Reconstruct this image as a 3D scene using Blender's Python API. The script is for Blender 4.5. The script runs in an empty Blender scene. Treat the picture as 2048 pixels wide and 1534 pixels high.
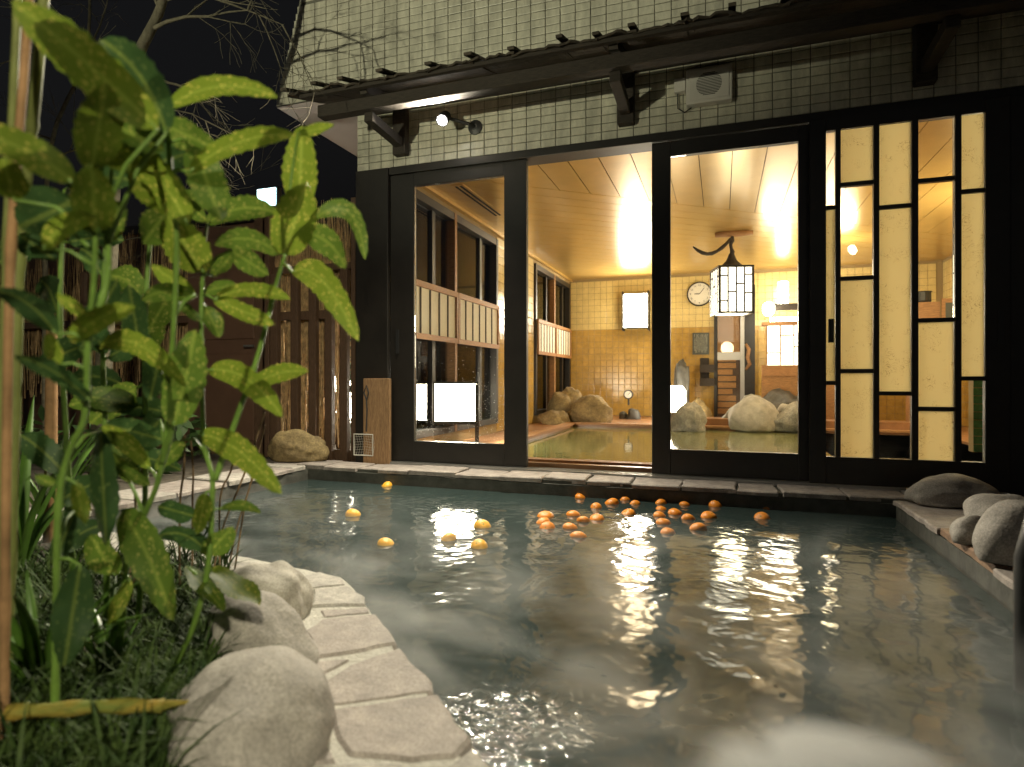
import bpy, bmesh, math, random
from mathutils import Vector, Matrix, noise
R = math.radians
rnd = random.Random(7)
SC = bpy.context.scene
COL = SC.collection

# ------------------------------------------------------------------ camera, sky, exposure
F, CX, CY, H, D = 1212.0, 1024.0, 757.0, 0.60, 3.83
TH = math.atan(419 / 1212); SN, CS = math.sin(TH), math.cos(TH)
cam_d = bpy.data.cameras.new('camera'); cam = bpy.data.objects.new('camera', cam_d); COL.objects.link(cam)
cam.location = (0, -D, H); cam.rotation_euler = (R(90), 0, TH)
cam_d.sensor_width = 36; cam_d.lens = 36 * F / 2048; cam_d.shift_y = (CY - 767) / 2048
cam_d.clip_start = 0.02; cam_d.clip_end = 400
cam_d.dof.use_dof = True; cam_d.dof.focus_distance = 3.6; cam_d.dof.aperture_fstop = 2.8
SC.camera = cam
W = bpy.data.worlds.new('World'); SC.world = W; W.use_nodes = True
nt = W.node_tree; bg = nt.nodes['Background']
sky = nt.nodes.new('ShaderNodeTexSky'); sky.sky_type = 'NISHITA'; sky.sun_disc = False
sky.sun_elevation = R(-4); sky.sun_rotation = R(200)
hsv = nt.nodes.new('ShaderNodeHueSaturation'); hsv.inputs['Saturation'].default_value = 0.25
nt.links.new(sky.outputs[0], hsv.inputs['Color']); nt.links.new(hsv.outputs[0], bg.inputs[0])
bg.inputs[1].default_value = 0.35
SC.view_settings.view_transform = 'Standard'; SC.view_settings.look = 'None'
SC.view_settings.exposure = 0.0; SC.view_settings.gamma = 1.0; SC.view_settings.use_curve_mapping = False
cy = SC.cycles
cy.use_denoising = True
try: cy.denoiser = 'OPENIMAGEDENOISE'
except Exception: pass
cy.caustics_reflective = False; cy.caustics_refractive = False
cy.sample_clamp_indirect = 4.0; cy.max_bounces = 8; cy.diffuse_bounces = 4; cy.glossy_bounces = 4
cy.transparent_max_bounces = 12; cy.transmission_bounces = 4; cy.volume_bounces = 3
cy.volume_step_rate = 2.0; cy.volume_max_steps = 64; cy.use_adaptive_sampling = True

# ------------------------------------------------------------------ pixel -> place
def P(u, v, Y=None, Z=None, X=None, t=None):
    a = (u - CX) / F; b = (CY - v) / F
    dx, dy, dz = -SN + CS * a, CS + SN * a, b
    if Y is not None: t = (Y + D) / dy
    elif Z is not None: t = (Z - H) / dz
    elif X is not None: t = X / dx
    return Vector((t * dx, t * dy - D, H + t * dz))
def proj(p):
    x, y, z = p[0], p[1] + D, p[2] - H
    d = -x * SN + y * CS; r = x * CS + y * SN
    if d < 0.05: return (-9999, -9999, d)
    return (CX + F * r / d, CY - F * z / d, d)
def fx(u, Y=0.0): return P(u, 700, Y=Y).x
RIGHT = Vector((CS, SN, 0)); FWD = Vector((-SN, CS, 0)); UP = Vector((0, 0, 1))

# ------------------------------------------------------------------ helpers
def tag(o, label=None, cat=None, group=None, kind=None):
    if label: o['label'] = label
    if cat: o['category'] = cat
    if group: o['group'] = group
    if kind: o['kind'] = kind
    return o
def put(o, parent):
    COL.objects.link(o)
    if parent is not None:
        o.parent = parent; o.matrix_parent_inverse = Matrix.Translation(-WB.get(parent.name, Vector((0, 0, 0))))
    return o
WB = {}
def thing(name, loc, label, cat, group=None):
    o = bpy.data.objects.new(name, None); COL.objects.link(o); o.location = loc; o.empty_display_size = .05
    WB[o.name] = Vector(loc); tag(o, label, cat, group); return o
class MB:
    def __init__(s): s.v = []; s.f = []; s.uv = []
    def add(s, vs, fs):
        n = len(s.v); s.v += [tuple(p) for p in vs]; s.f += [tuple(i + n for i in f) for f in fs]; return s
    def box(s, x0, x1, y0, y1, z0, z1):
        vs = [(x, y, z) for z in (z0, z1) for y in (y0, y1) for x in (x0, x1)]
        return s.add(vs, [(0, 2, 3, 1), (4, 5, 7, 6), (0, 1, 5, 4), (2, 6, 7, 3), (0, 4, 6, 2), (1, 3, 7, 5)])
    def bar(s, a, b, wx, wz, up=(0, 0, 1), tw=1.0):
        a, b = Vector(a), Vector(b); d = (b - a).normalized(); u = Vector(up)
        sd = d.cross(u)
        if sd.length < 1e-4: sd = d.cross(Vector((1, 0, 0)))
        sd.normalize(); u = sd.cross(d).normalized()
        vs = []
        for p, k in ((a, 1.0), (b, tw)):
            for i, j in ((-1, -1), (1, -1), (1, 1), (-1, 1)): vs.append(p + sd * i * wx * k / 2 + u * j * wz * k / 2)
        return s.add(vs, [(0, 1, 2, 3), (7, 6, 5, 4), (0, 4, 5, 1), (1, 5, 6, 2), (2, 6, 7, 3), (3, 7, 4, 0)])
    def tube(s, pts, rad, n=6, caps=True):
        pts = [Vector(p) for p in pts]
        if not hasattr(rad, '__len__'): rad = [rad] * len(pts)
        base = len(s.v); m = len(pts); prev = None
        for i, p in enumerate(pts):
            d = (pts[min(i + 1, m - 1)] - pts[max(i - 1, 0)]).normalized()
            if prev is None:
                prev = d.cross(Vector((0, 0, 1)))
                if prev.length < .05: prev = d.cross(Vector((1, 0, 0)))
            e = (prev - d * prev.dot(d)).normalized(); prev = e; g = d.cross(e)
            for k in range(n):
                q = 2 * math.pi * k / n
                s.v.append(tuple(p + (e * math.cos(q) + g * math.sin(q)) * rad[i]))
        for i in range(m - 1):
            for k in range(n):
                a = base + i * n + k; b = base + i * n + (k + 1) % n
                s.f.append((a, b, b + n, a + n))
        if caps and n > 2:
            s.f.append(tuple(base + k for k in reversed(range(n)))); s.f.append(tuple(base + (m - 1) * n + k for k in range(n)))
        return s
    def lathe(s, c, prof, n=16, axis=(0, 0, 1)):
        ax = Vector(axis).normalized(); e = ax.orthogonal().normalized(); g = ax.cross(e); base = len(s.v); c = Vector(c)
        for r, h in prof:
            for k in range(n):
                q = 2 * math.pi * k / n; s.v.append(tuple(c + ax * h + (e * math.cos(q) + g * math.sin(q)) * r))
        for i in range(len(prof) - 1):
            for k in range(n):
                a = base + i * n + k; b = base + i * n + (k + 1) % n; s.f.append((a, b, b + n, a + n))
        s.f.append(tuple(base + k for k in reversed(range(n)))); s.f.append(tuple(base + (len(prof) - 1) * n + k for k in range(n)))
        return s
    def prism(s, poly, z0, z1, inset=0.0, bev=0.0):
        n = len(poly); c = Vector((sum(p[0] for p in poly) / n, sum(p[1] for p in poly) / n))
        def ins(p, k):
            d = c - Vector(p[:2]); L = max(d.length, 1e-6); return (p[0] + d.x / L * k, p[1] + d.y / L * k)
        rings = [[(p[0], p[1], z0) for p in poly], [(p[0], p[1], z1 - bev) for p in poly]]
        if bev > 0: rings.append([(*ins(p, inset), z1) for p in poly])
        base = len(s.v)
        for r in rings: s.v += r
        for i in range(len(rings) - 1):
            for k in range(n):
                a = base + i * n + k; b = base + i * n + (k + 1) % n; s.f.append((a, b, b + n, a + n))
        s.f.append(tuple(base + (len(rings) - 1) * n + k for k in range(n))); s.f.append(tuple(base + k for k in reversed(range(n))))
        return s
    def mesh(s, name, mat, smooth=False):
        me = bpy.data.meshes.new(name); me.from_pydata(s.v, [], s.f); me.update()
        if mat: me.materials.append(mat)
        if smooth: me.polygons.foreach_set('use_smooth', [True] * len(me.polygons))
        return me
    def build(s, name, mat, parent=None, smooth=False, bevel=0):
        o = bpy.data.objects.new(name, s.mesh(name, mat, smooth)); put(o, parent)
        if bevel:
            m = o.modifiers.new('bevel', 'BEVEL'); m.width = bevel; m.segments = 2; m.limit_method = 'ANGLE'
        return o
def B(*a): return MB().box(*a)
def clip(poly, nx, ny, d):      # keep nx*x+ny*y<=d
    out = []
    for i in range(len(poly)):
        a, b = poly[i], poly[(i + 1) % len(poly)]
        da, db = nx * a[0] + ny * a[1] - d, nx * b[0] + ny * b[1] - d
        if da <= 0: out.append(a)
        if da * db < 0:
            k = da / (da - db); out.append((a[0] + (b[0] - a[0]) * k, a[1] + (b[1] - a[1]) * k))
    return out

# ------------------------------------------------------------------ materials
def mat(name, col, rough=.6, metal=0.0, spec=.5, var=0.0, vscale=8, bump=0.0, bscale=40, col2=None, stretch=None, emit=None, coat=0.0, alpha=None, rvar=0.0, speck=0.0):
    m = bpy.data.materials.new(name); m.use_nodes = True; n = m.node_tree; p = n.nodes['Principled BSDF']
    p.inputs['Base Color'].default_value = (*col, 1); p.inputs['Roughness'].default_value = rough
    p.inputs['Metallic'].default_value = metal; p.inputs['Specular IOR Level'].default_value = spec
    p.inputs['Coat Weight'].default_value = coat; p.inputs['Coat Roughness'].default_value = .15
    if emit:
        p.inputs['Emission Color'].default_value = (*emit[0], 1); p.inputs['Emission Strength'].default_value = emit[1]
    if var or bump or col2:
        tc = n.nodes.new('ShaderNodeNewGeometry'); src = tc.outputs['Position']
        if stretch:
            mp = n.nodes.new('ShaderNodeMapping'); mp.inputs['Scale'].default_value = stretch
            n.links.new(src, mp.inputs['Vector']); src = mp.outputs[0]
        if var or col2:
            nz = n.nodes.new('ShaderNodeTexNoise'); nz.inputs['Scale'].default_value = vscale; nz.inputs['Detail'].default_value = 6
            nz.inputs['Roughness'].default_value = .65
            n.links.new(src, nz.inputs['Vector'])
            rp = n.nodes.new('ShaderNodeValToRGB'); rp.color_ramp.elements[0].position = .32; rp.color_ramp.elements[1].position = .68
            c2 = col2 or tuple(max(0, c * (1 - var)) for c in col)
            c1 = col if col2 else tuple(min(1, c * (1 + var)) for c in col)
            rp.color_ramp.elements[0].color = (*c2, 1); rp.color_ramp.elements[1].color = (*c1, 1)
            n.links.new(nz.outputs['Fac'], rp.inputs[0]); co = rp.outputs[0]
            if speck:
                for sc_, k_ in ((bscale * 5, speck), (vscale * 3.2, speck * .8)):
                    n2 = n.nodes.new('ShaderNodeTexNoise'); n2.inputs['Scale'].default_value = sc_; n2.inputs['Detail'].default_value = 4; n.links.new(src, n2.inputs['Vector'])
                    m2 = n.nodes.new('ShaderNodeMapRange'); m2.inputs['From Min'].default_value = .33; m2.inputs['From Max'].default_value = .67; m2.inputs['To Min'].default_value = 1 - k_; m2.inputs['To Max'].default_value = 1 + k_ * .5; n.links.new(n2.outputs['Fac'], m2.inputs['Value'])
                    vm = n.nodes.new('ShaderNodeVectorMath'); vm.operation = 'SCALE'; n.links.new(co, vm.inputs[0]); n.links.new(m2.outputs[0], vm.inputs['Scale']); co = vm.outputs[0]
            n.links.new(co, p.inputs['Base Color'])
            if rvar:
                mr = n.nodes.new('ShaderNodeMapRange'); mr.inputs['To Min'].default_value = max(.02, rough - rvar); mr.inputs['To Max'].default_value = min(1, rough + rvar)
                n.links.new(nz.outputs['Fac'], mr.inputs['Value']); n.links.new(mr.outputs[0], p.inputs['Roughness'])
        if bump:
            nb = n.nodes.new('ShaderNodeTexNoise'); nb.inputs['Scale'].default_value = bscale; nb.inputs['Detail'].default_value = 8
            n.links.new(src, nb.inputs['Vector'])
            bp = n.nodes.new('ShaderNodeBump'); bp.inputs['Strength'].default_value = bump; bp.inputs['Distance'].default_value = .01
            n.links.new(nb.outputs['Fac'], bp.inputs['Height']); n.links.new(bp.outputs[0], p.inputs['Normal'])
    return m
def emat(name, col, strength):
    m = bpy.data.materials.new(name); m.use_nodes = True; n = m.node_tree; p = n.nodes['Principled BSDF']
    p.inputs['Base Color'].default_value = (.8, .78, .7, 1); p.inputs['Roughness'].default_value = .6
    p.inputs['Emission Color'].default_value = (*col, 1); p.inputs['Emission Strength'].default_value = strength
    return m
def glass(name, tint=(.97, .97, .95), rough=.0, refl=1.0):
    m = bpy.data.materials.new(name); m.use_nodes = True; n = m.node_tree; n.nodes.clear()
    o = n.nodes.new('ShaderNodeOutputMaterial'); tr = n.nodes.new('ShaderNodeBsdfTransparent'); tr.inputs[0].default_value = (*tint, 1)
    gl = n.nodes.new('ShaderNodeBsdfGlossy'); gl.inputs['Roughness'].default_value = rough
    fr = n.nodes.new('ShaderNodeFresnel'); fr.inputs[0].default_value = 1.45
    mu = n.nodes.new('ShaderNodeMath'); mu.operation = 'MULTIPLY'; mu.inputs[1].default_value = refl; n.links.new(fr.outputs[0], mu.inputs[0])
    mx = n.nodes.new('ShaderNodeMixShader'); n.links.new(mu.outputs[0], mx.inputs[0]); n.links.new(tr.outputs[0], mx.inputs[1]); n.links.new(gl.outputs[0], mx.inputs[2])
    n.links.new(mx.outputs[0], o.inputs[0]); return m
def washi(name):
    m = bpy.data.materials.new(name); m.use_nodes = True; n = m.node_tree; n.nodes.clear(); L = n.links.new
    o = n.nodes.new('ShaderNodeOutputMaterial'); df = n.nodes.new('ShaderNodeBsdfDiffuse'); tl = n.nodes.new('ShaderNodeBsdfTranslucent')
    g = n.nodes.new('ShaderNodeNewGeometry'); nz = n.nodes.new('ShaderNodeTexNoise'); nz.inputs['Scale'].default_value = 14
    L(g.outputs['Position'], nz.inputs['Vector'])
    wv = n.nodes.new('ShaderNodeTexNoise'); wv.inputs['Scale'].default_value = 20; wv.inputs['Detail'].default_value = 1.5; wv.inputs['Distortion'].default_value = 3.5
    L(g.outputs['Position'], wv.inputs['Vector'])
    # paper fibres: thin contour lines of distorted noise, broken up by a second noise
    sb = n.nodes.new('ShaderNodeMath'); sb.operation = 'SUBTRACT'; sb.inputs[1].default_value = .5; L(wv.outputs['Fac'], sb.inputs[0])
    ab = n.nodes.new('ShaderNodeMath'); ab.operation = 'ABSOLUTE'; L(sb.outputs[0], ab.inputs[0])
    mr = n.nodes.new('ShaderNodeMapRange'); mr.inputs['From Min'].default_value = .004; mr.inputs['From Max'].default_value = .016; L(ab.outputs[0], mr.inputs['Value'])
    mk = n.nodes.new('ShaderNodeMapRange'); mk.inputs['From Min'].default_value = .50; mk.inputs['From Max'].default_value = .62; L(nz.outputs['Fac'], mk.inputs['Value'])
    mxm = n.nodes.new('ShaderNodeMath'); mxm.operation = 'SUBTRACT'; mxm.inputs[0].default_value = 1; L(mk.outputs[0], mxm.inputs[1])
    mm = n.nodes.new('ShaderNodeMath'); mm.operation = 'MAXIMUM'; L(mr.outputs[0], mm.inputs[0]); L(mxm.outputs[0], mm.inputs[1])
    mc = n.nodes.new('ShaderNodeMix'); mc.data_type = 'RGBA'; mc.inputs[6].default_value = (.50, .42, .24, 1); mc.inputs[7].default_value = (.90, .84, .62, 1); L(mm.outputs[0], mc.inputs[0])
    L(mc.outputs[2], df.inputs[0]); L(mc.outputs[2], tl.inputs[0])
    mx = n.nodes.new('ShaderNodeMixShader'); mx.inputs[0].default_value = .84; L(df.outputs[0], mx.inputs[1]); L(tl.outputs[0], mx.inputs[2]); L(mx.outputs[0], o.inputs[0])
    return m
def leafmat(name, green, green2, spot, trans, spots=.5):
    m = bpy.data.materials.new(name); m.use_nodes = True; n = m.node_tree; L = n.links.new; p = n.nodes['Principled BSDF']; o = n.nodes['Material Output']
    uv = n.nodes.new('ShaderNodeUVMap'); uv.uv_map = 'leaf'
    oi = n.nodes.new('ShaderNodeObjectInfo')
    ad = n.nodes.new('ShaderNodeVectorMath'); ad.operation = 'ADD'
    sc = n.nodes.new('ShaderNodeVectorMath'); sc.operation = 'SCALE'; sc.inputs['Scale'].default_value = 9
    cb = n.nodes.new('ShaderNodeCombineXYZ'); L(oi.outputs['Random'], cb.inputs[0]); L(oi.outputs['Random'], cb.inputs[1]); L(cb.outputs[0], sc.inputs[0])
    L(uv.outputs[0], ad.inputs[0]); L(sc.outputs[0], ad.inputs[1])
    mp = n.nodes.new('ShaderNodeMapping'); mp.inputs['Scale'].default_value = (1.0, .55, 1); L(ad.outputs[0], mp.inputs['Vector'])
    vo = n.nodes.new('ShaderNodeTexVoronoi'); vo.inputs['Scale'].default_value = 300; vo.inputs['Randomness'].default_value = 1; L(mp.outputs[0], vo.inputs['Vector'])
    nz = n.nodes.new('ShaderNodeTexNoise'); nz.inputs['Scale'].default_value = 60; nz.inputs['Detail'].default_value = 3; L(ad.outputs[0], nz.inputs['Vector'])
    # spot where voronoi distance small and cell colour high
    sx = n.nodes.new('ShaderNodeSeparateColor'); L(vo.outputs['Color'], sx.inputs[0])
    sz = n.nodes.new('ShaderNodeMapRange'); sz.inputs['From Min'].default_value = 1 - spots; sz.inputs['From Max'].default_value = 1.1; sz.inputs['To Min'].default_value = 0; sz.inputs['To Max'].default_value = .55; L(sx.outputs[0], sz.inputs['Value'])
    lt = n.nodes.new('ShaderNodeMath'); lt.operation = 'SUBTRACT'; L(sz.outputs[0], lt.inputs[0]); L(vo.outputs['Distance'], lt.inputs[1])
    sm = n.nodes.new('ShaderNodeMapRange'); sm.inputs['From Min'].default_value = -.12; sm.inputs['From Max'].default_value = .22; L(lt.outputs[0], sm.inputs['Value'])
    gm = n.nodes.new('ShaderNodeMix'); gm.data_type = 'RGBA'; gm.inputs[6].default_value = (*green, 1); gm.inputs[7].default_value = (*green2, 1); L(nz.outputs['Fac'], gm.inputs[0])
    c1 = n.nodes.new('ShaderNodeMix'); c1.data_type = 'RGBA'; L(sm.outputs[0], c1.inputs[0]); L(gm.outputs[2], c1.inputs[6]); c1.inputs[7].default_value = (*spot, 1)
    # midrib from second uv map
    u2 = n.nodes.new('ShaderNodeUVMap'); u2.uv_map = 'rib'; s2 = n.nodes.new('ShaderNodeSeparateXYZ'); L(u2.outputs[0], s2.inputs[0])
    ab = n.nodes.new('ShaderNodeMath'); ab.operation = 'ABSOLUTE'; L(s2.outputs[0], ab.inputs[0])
    rb = n.nodes.new('ShaderNodeMapRange'); rb.inputs['From Min'].default_value = .03; rb.inputs['From Max'].default_value = .09; rb.inputs['To Min'].default_value = .28; rb.inputs['To Max'].default_value = 0; L(ab.outputs[0], rb.inputs['Value'])
    c2 = n.nodes.new('ShaderNodeMix'); c2.data_type = 'RGBA'; L(rb.outputs[0], c2.inputs[0]); L(c1.outputs[2], c2.inputs[6]); c2.inputs[7].default_value = (.22, .27, .05, 1)
    L(c2.outputs[2], p.inputs['Base Color']); p.inputs['Roughness'].default_value = .5; p.inputs['Specular IOR Level'].default_value = .22
    bp = n.nodes.new('ShaderNodeBump'); bp.inputs['Strength'].default_value = .25; bp.inputs['Distance'].default_value = .003; L(nz.outputs['Fac'], bp.inputs['Height']); L(bp.outputs[0], p.inputs['Normal'])
    tl = n.nodes.new('ShaderNodeBsdfTranslucent'); br = n.nodes.new('ShaderNodeHueSaturation'); br.inputs['Value'].default_value = 1.7; br.inputs['Hue'].default_value = .495; L(c2.outputs[2], br.inputs['Color']); L(br.outputs[0], tl.inputs[0])
    mx = n.nodes.new('ShaderNodeMixShader'); mx.inputs[0].default_value = trans; L(p.outputs[0], mx.inputs[1]); L(tl.outputs[0], mx.inputs[2]); L(mx.outputs[0], o.inputs[0])
    return m
def watermat(name, col, big, small, rough=.03, strength=.35, sp=.5, dist=.02, glint_patch=None):
    m = bpy.data.materials.new(name); m.use_nodes = True; n = m.node_tree; L = n.links.new; p = n.nodes['Principled BSDF']
    p.inputs['Base Color'].default_value = (*col, 1); p.inputs['Roughness'].default_value = rough; p.inputs['IOR'].default_value = 1.33
    p.inputs['Specular IOR Level'].default_value = sp
    g = n.nodes.new('ShaderNodeNewGeometry')
    a = n.nodes.new('ShaderNodeTexNoise'); a.inputs['Scale'].default_value = big; a.inputs['Detail'].default_value = 3; a.inputs['Distortion'].default_value = .6; L(g.outputs['Position'], a.inputs['Vector'])
    b = n.nodes.new('ShaderNodeTexNoise'); b.inputs['Scale'].default_value = small; b.inputs['Detail'].default_value = 2; L(g.outputs['Position'], b.inputs['Vector'])
    ad = n.nodes.new('ShaderNodeMath'); ad.operation = 'MULTIPLY_ADD'; ad.inputs[1].default_value = .3; L(b.outputs['Fac'], ad.inputs[0]); L(a.outputs['Fac'], ad.inputs[2])
    h = ad
    if glint_patch:   # choppier, glossier patch added to break the spotlight's reflection into glints
        vd = n.nodes.new('ShaderNodeVectorMath'); vd.operation = 'DISTANCE'; L(g.outputs['Position'], vd.inputs[0]); vd.inputs[1].default_value = glint_patch[0]
        mk = n.nodes.new('ShaderNodeMapRange'); mk.interpolation_type = 'SMOOTHSTEP'; mk.inputs['From Min'].default_value = 0; mk.inputs['From Max'].default_value = glint_patch[1]; mk.inputs['To Min'].default_value = 1; mk.inputs['To Max'].default_value = 0; L(vd.outputs['Value'], mk.inputs['Value'])
        c = n.nodes.new('ShaderNodeTexNoise'); c.inputs['Scale'].default_value = 24; c.inputs['Detail'].default_value = 3; c.inputs['Distortion'].default_value = 1.5; L(g.outputs['Position'], c.inputs['Vector'])
        mu = n.nodes.new('ShaderNodeMath'); mu.operation = 'MULTIPLY'; L(c.outputs['Fac'], mu.inputs[0]); L(mk.outputs[0], mu.inputs[1])
        h = n.nodes.new('ShaderNodeMath'); h.operation = 'MULTIPLY_ADD'; h.inputs[1].default_value = 1.1; L(mu.outputs[0], h.inputs[0]); L(ad.outputs[0], h.inputs[2])
        rr = n.nodes.new('ShaderNodeMapRange'); rr.inputs['To Min'].default_value = rough; rr.inputs['To Max'].default_value = .02; L(mk.outputs[0], rr.inputs['Value']); L(rr.outputs[0], p.inputs['Roughness'])
    bp = n.nodes.new('ShaderNodeBump'); bp.inputs['Strength'].default_value = strength; bp.inputs['Distance'].default_value = dist; L(h.outputs[0], bp.inputs['Height']); L(bp.outputs[0], p.inputs['Normal'])
    return m
M = {}
M['tile_out'] = mat('tile_out', (.56, .53, .42), .34, var=.22, vscale=4, bump=.08, bscale=30, stretch=(3, 3, .9), speck=.12)
M['grout'] = mat('grout', (.15, .145, .115), .9, var=.2)
M['soffit'] = mat('soffit', (.55, .48, .46), .8, var=.06, vscale=3)
M['bronze'] = mat('bronze', (.018, .015, .012), .42, spec=.5, var=.25, vscale=6, bump=.04, bscale=60)
M['timber'] = mat('timber', (.036, .027, .019), .75, var=.4, vscale=10, bump=.5, bscale=30, stretch=(2, 12, 12))
M['bark'] = mat('bark', (.06, .047, .033), .85, var=.45, vscale=9, bump=.8, bscale=26, stretch=(1, 3, 4))
M['alu'] = mat('alu', (.45, .44, .42), .4, metal=.8)
M['glass'] = glass('glass'); M['washi'] = washi('washi')
M['cream'] = mat('cream_tile', (.72, .57, .25), .22, var=.10, vscale=9)
M['amber'] = mat('amber_tile', (.47, .30, .075), .22, var=.22, vscale=9)
M['grout_in'] = mat('grout_in', (.34, .25, .12), .9)
M['ceil'] = mat('ceiling_panel', (.60, .40, .125), .28, metal=.35, spec=.6, var=.07, vscale=4, coat=.35, bump=.03, bscale=10, stretch=(1, 1, 1))
M['dark'] = mat('dark_void', (.012, .011, .010), .9)
M['wood'] = mat('wood', (.33, .17, .065), .55, var=.3, vscale=8, bump=.2, bscale=30, stretch=(2, 2, 14))
M['wood_h'] = mat('wood_h', (.36, .18, .07), .55, var=.3, vscale=8, bump=.2, bscale=30, stretch=(2, 14, 14))
M['wood_lit'] = mat('sauna_wood_lit', (.55, .27, .09), .6, var=.25, vscale=8, stretch=(2, 14, 14))  # wood colour brightened in place of light missing behind the sauna glass
M['rim'] = mat('rim', (.30, .15, .07), .35, var=.25, vscale=6)
M['floor_in'] = mat('floor_in', (.22, .14, .08), .3, var=.3, vscale=12)
M['water_in'] = watermat('water_in', (.20, .20, .075), 3, 14, .06, .10, .5)
M['water'] = watermat('water', (.026, .041, .040), 3.2, 10, .10, .46, 1.0, dist=.03, glint_patch=(P(1015, 1450, Z=-.1), .24))
M['pool_wall'] = mat('pool_wall', (.07, .07, .06), .7, var=.4, vscale=12, bump=.5, bscale=25)
M['stone'] = mat('flagstone', (.36, .315, .285), .75, var=.22, vscale=7, bump=.45, bscale=45, rvar=.1, speck=.28)
M['stone_w'] = mat('flagstone_pale', (.44, .41, .37), .75, var=.18, vscale=9, bump=.45, bscale=45, speck=.28)
M['stone_r'] = mat('flagstone_red', (.27, .17, .11), .6, var=.3, vscale=6, bump=.4, bscale=40, speck=.28)
M['mortar'] = mat('mortar', (.52, .50, .45), .95, var=.15, vscale=30, bump=.9, bscale=90)
M['boulder'] = mat('boulder', (.40, .37, .335), .8, col2=(.29, .265, .235), vscale=5, bump=.5, bscale=38, speck=.28)
M['boulder_b'] = mat('boulder_pale', (.47, .44, .38), .8, col2=(.36, .33, .28), vscale=4, bump=.35, bscale=45, speck=.28)
M['rock_y'] = mat('rock_tan', (.36, .27, .12), .8, col2=(.17, .12, .055), vscale=7, bump=1.0, bscale=18, speck=.28)
M['rock_d'] = mat('rock_dark', (.05, .05, .047), .6, col2=(.12, .115, .10), vscale=6, bump=1.0, bscale=15)
M['rock_g'] = mat('rock_grey', (.36, .34, .28), .75, col2=(.17, .16, .13), vscale=7, bump=1.0, bscale=14, speck=.28)
M['soil'] = mat('soil', (.035, .028, .02), .95, var=.5, vscale=20, bump=1, bscale=30)
M['ground'] = mat('ground', (.10, .085, .065), .9, var=.4, vscale=10, bump=.6, bscale=40)
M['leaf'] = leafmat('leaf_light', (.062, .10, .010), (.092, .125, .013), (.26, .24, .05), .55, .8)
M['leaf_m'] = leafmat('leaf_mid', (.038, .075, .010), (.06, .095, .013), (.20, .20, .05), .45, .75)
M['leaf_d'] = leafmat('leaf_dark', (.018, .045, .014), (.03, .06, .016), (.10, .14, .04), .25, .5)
M['stem'] = mat('stem', (.12, .21, .035), .45, var=.25, vscale=25)
M['twig'] = mat('twig', (.20, .13, .07), .85, var=.4, vscale=30)
M['bush'] = mat('brushwood', (.50, .34, .17), .9, var=.5, vscale=18)
M['barktree'] = mat('tree_bark', (.12, .105, .07), .9, var=.4, vscale=20, bump=.7, bscale=50)
M['cane_g'] = mat('cane_green', (.15, .17, .05), .6, spec=.2, var=.25, vscale=10)
M['cane_b'] = mat('cane_brown', (.26, .15, .07), .7, spec=.2, var=.35, vscale=14)
M['grass'] = mat('grass', (.014, .034, .009), .6, spec=.12, col2=(.055, .085, .02), vscale=20)
M['strap'] = mat('strap_leaf', (.06, .125, .018), .4, var=.4, vscale=8)
M['yleaf'] = mat('yellow_sheath', (.36, .21, .035), .7, spec=.2, col2=(.13, .16, .03), vscale=9, bump=.5, bscale=60, stretch=(1, 1, 4))
M['orange'] = mat('citrus_skin', (.72, .24, .018), .38, var=.10, vscale=20, bump=.25, bscale=260)
M['yuzu'] = mat('yuzu_skin', (.80, .42, .04), .35, var=.08, vscale=20, bump=.25, bscale=260)
M['slat'] = mat('slat_wood', (.12, .068, .04), .6, var=.3, vscale=10, bump=.3, bscale=30, stretch=(14, 14, 2))
M['door_b'] = mat('door_brown', (.15, .082, .052), .5, var=.12, vscale=4)
M['plank'] = mat('plank', (.36, .21, .10), .7, var=.35, vscale=12, bump=.5, bscale=30, stretch=(14, 14, 1.5))
M['net'] = mat('net', (.5, .48, .42), .6)
M['black'] = mat('black_metal', (.02, .02, .02), .5)
M['white'] = mat('white_plastic', (.62, .58, .52), .45, var=.05)
M['ivory'] = mat('clock_face', (.8, .78, .7), .5)
M['sign'] = mat('sign_slate', (.07, .08, .07), .6); M['chalk'] = mat('sign_text', (.6, .6, .5), .7)
M['green_tile'] = mat('green_tile', (.05, .17, .07), .2, var=.3, vscale=20)
M['shoji'] = mat('shoji_paper', (.80, .76, .62), .7, var=.04)
LAMP = (1.0, .84, .52); LAMPW = (1.0, .91, .72)
M['lamp_big'] = emat('lamp_lit', LAMPW, 34); M['lamp_soft'] = emat('lamp_soft', LAMPW, 3.6)
M['lamp_floor'] = emat('lamp_floor', LAMPW, 75); M['lamp_mid'] = emat('lamp_mid', LAMPW, 9)
M['lamp_hot'] = emat('lamp_hot', LAMPW, 40)
M['cool'] = emat('sign_lit', (.62, .95, 1.0), 6)
M['spotlens'] = emat('spot_lens', (1, .98, .92), 220)

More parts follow.
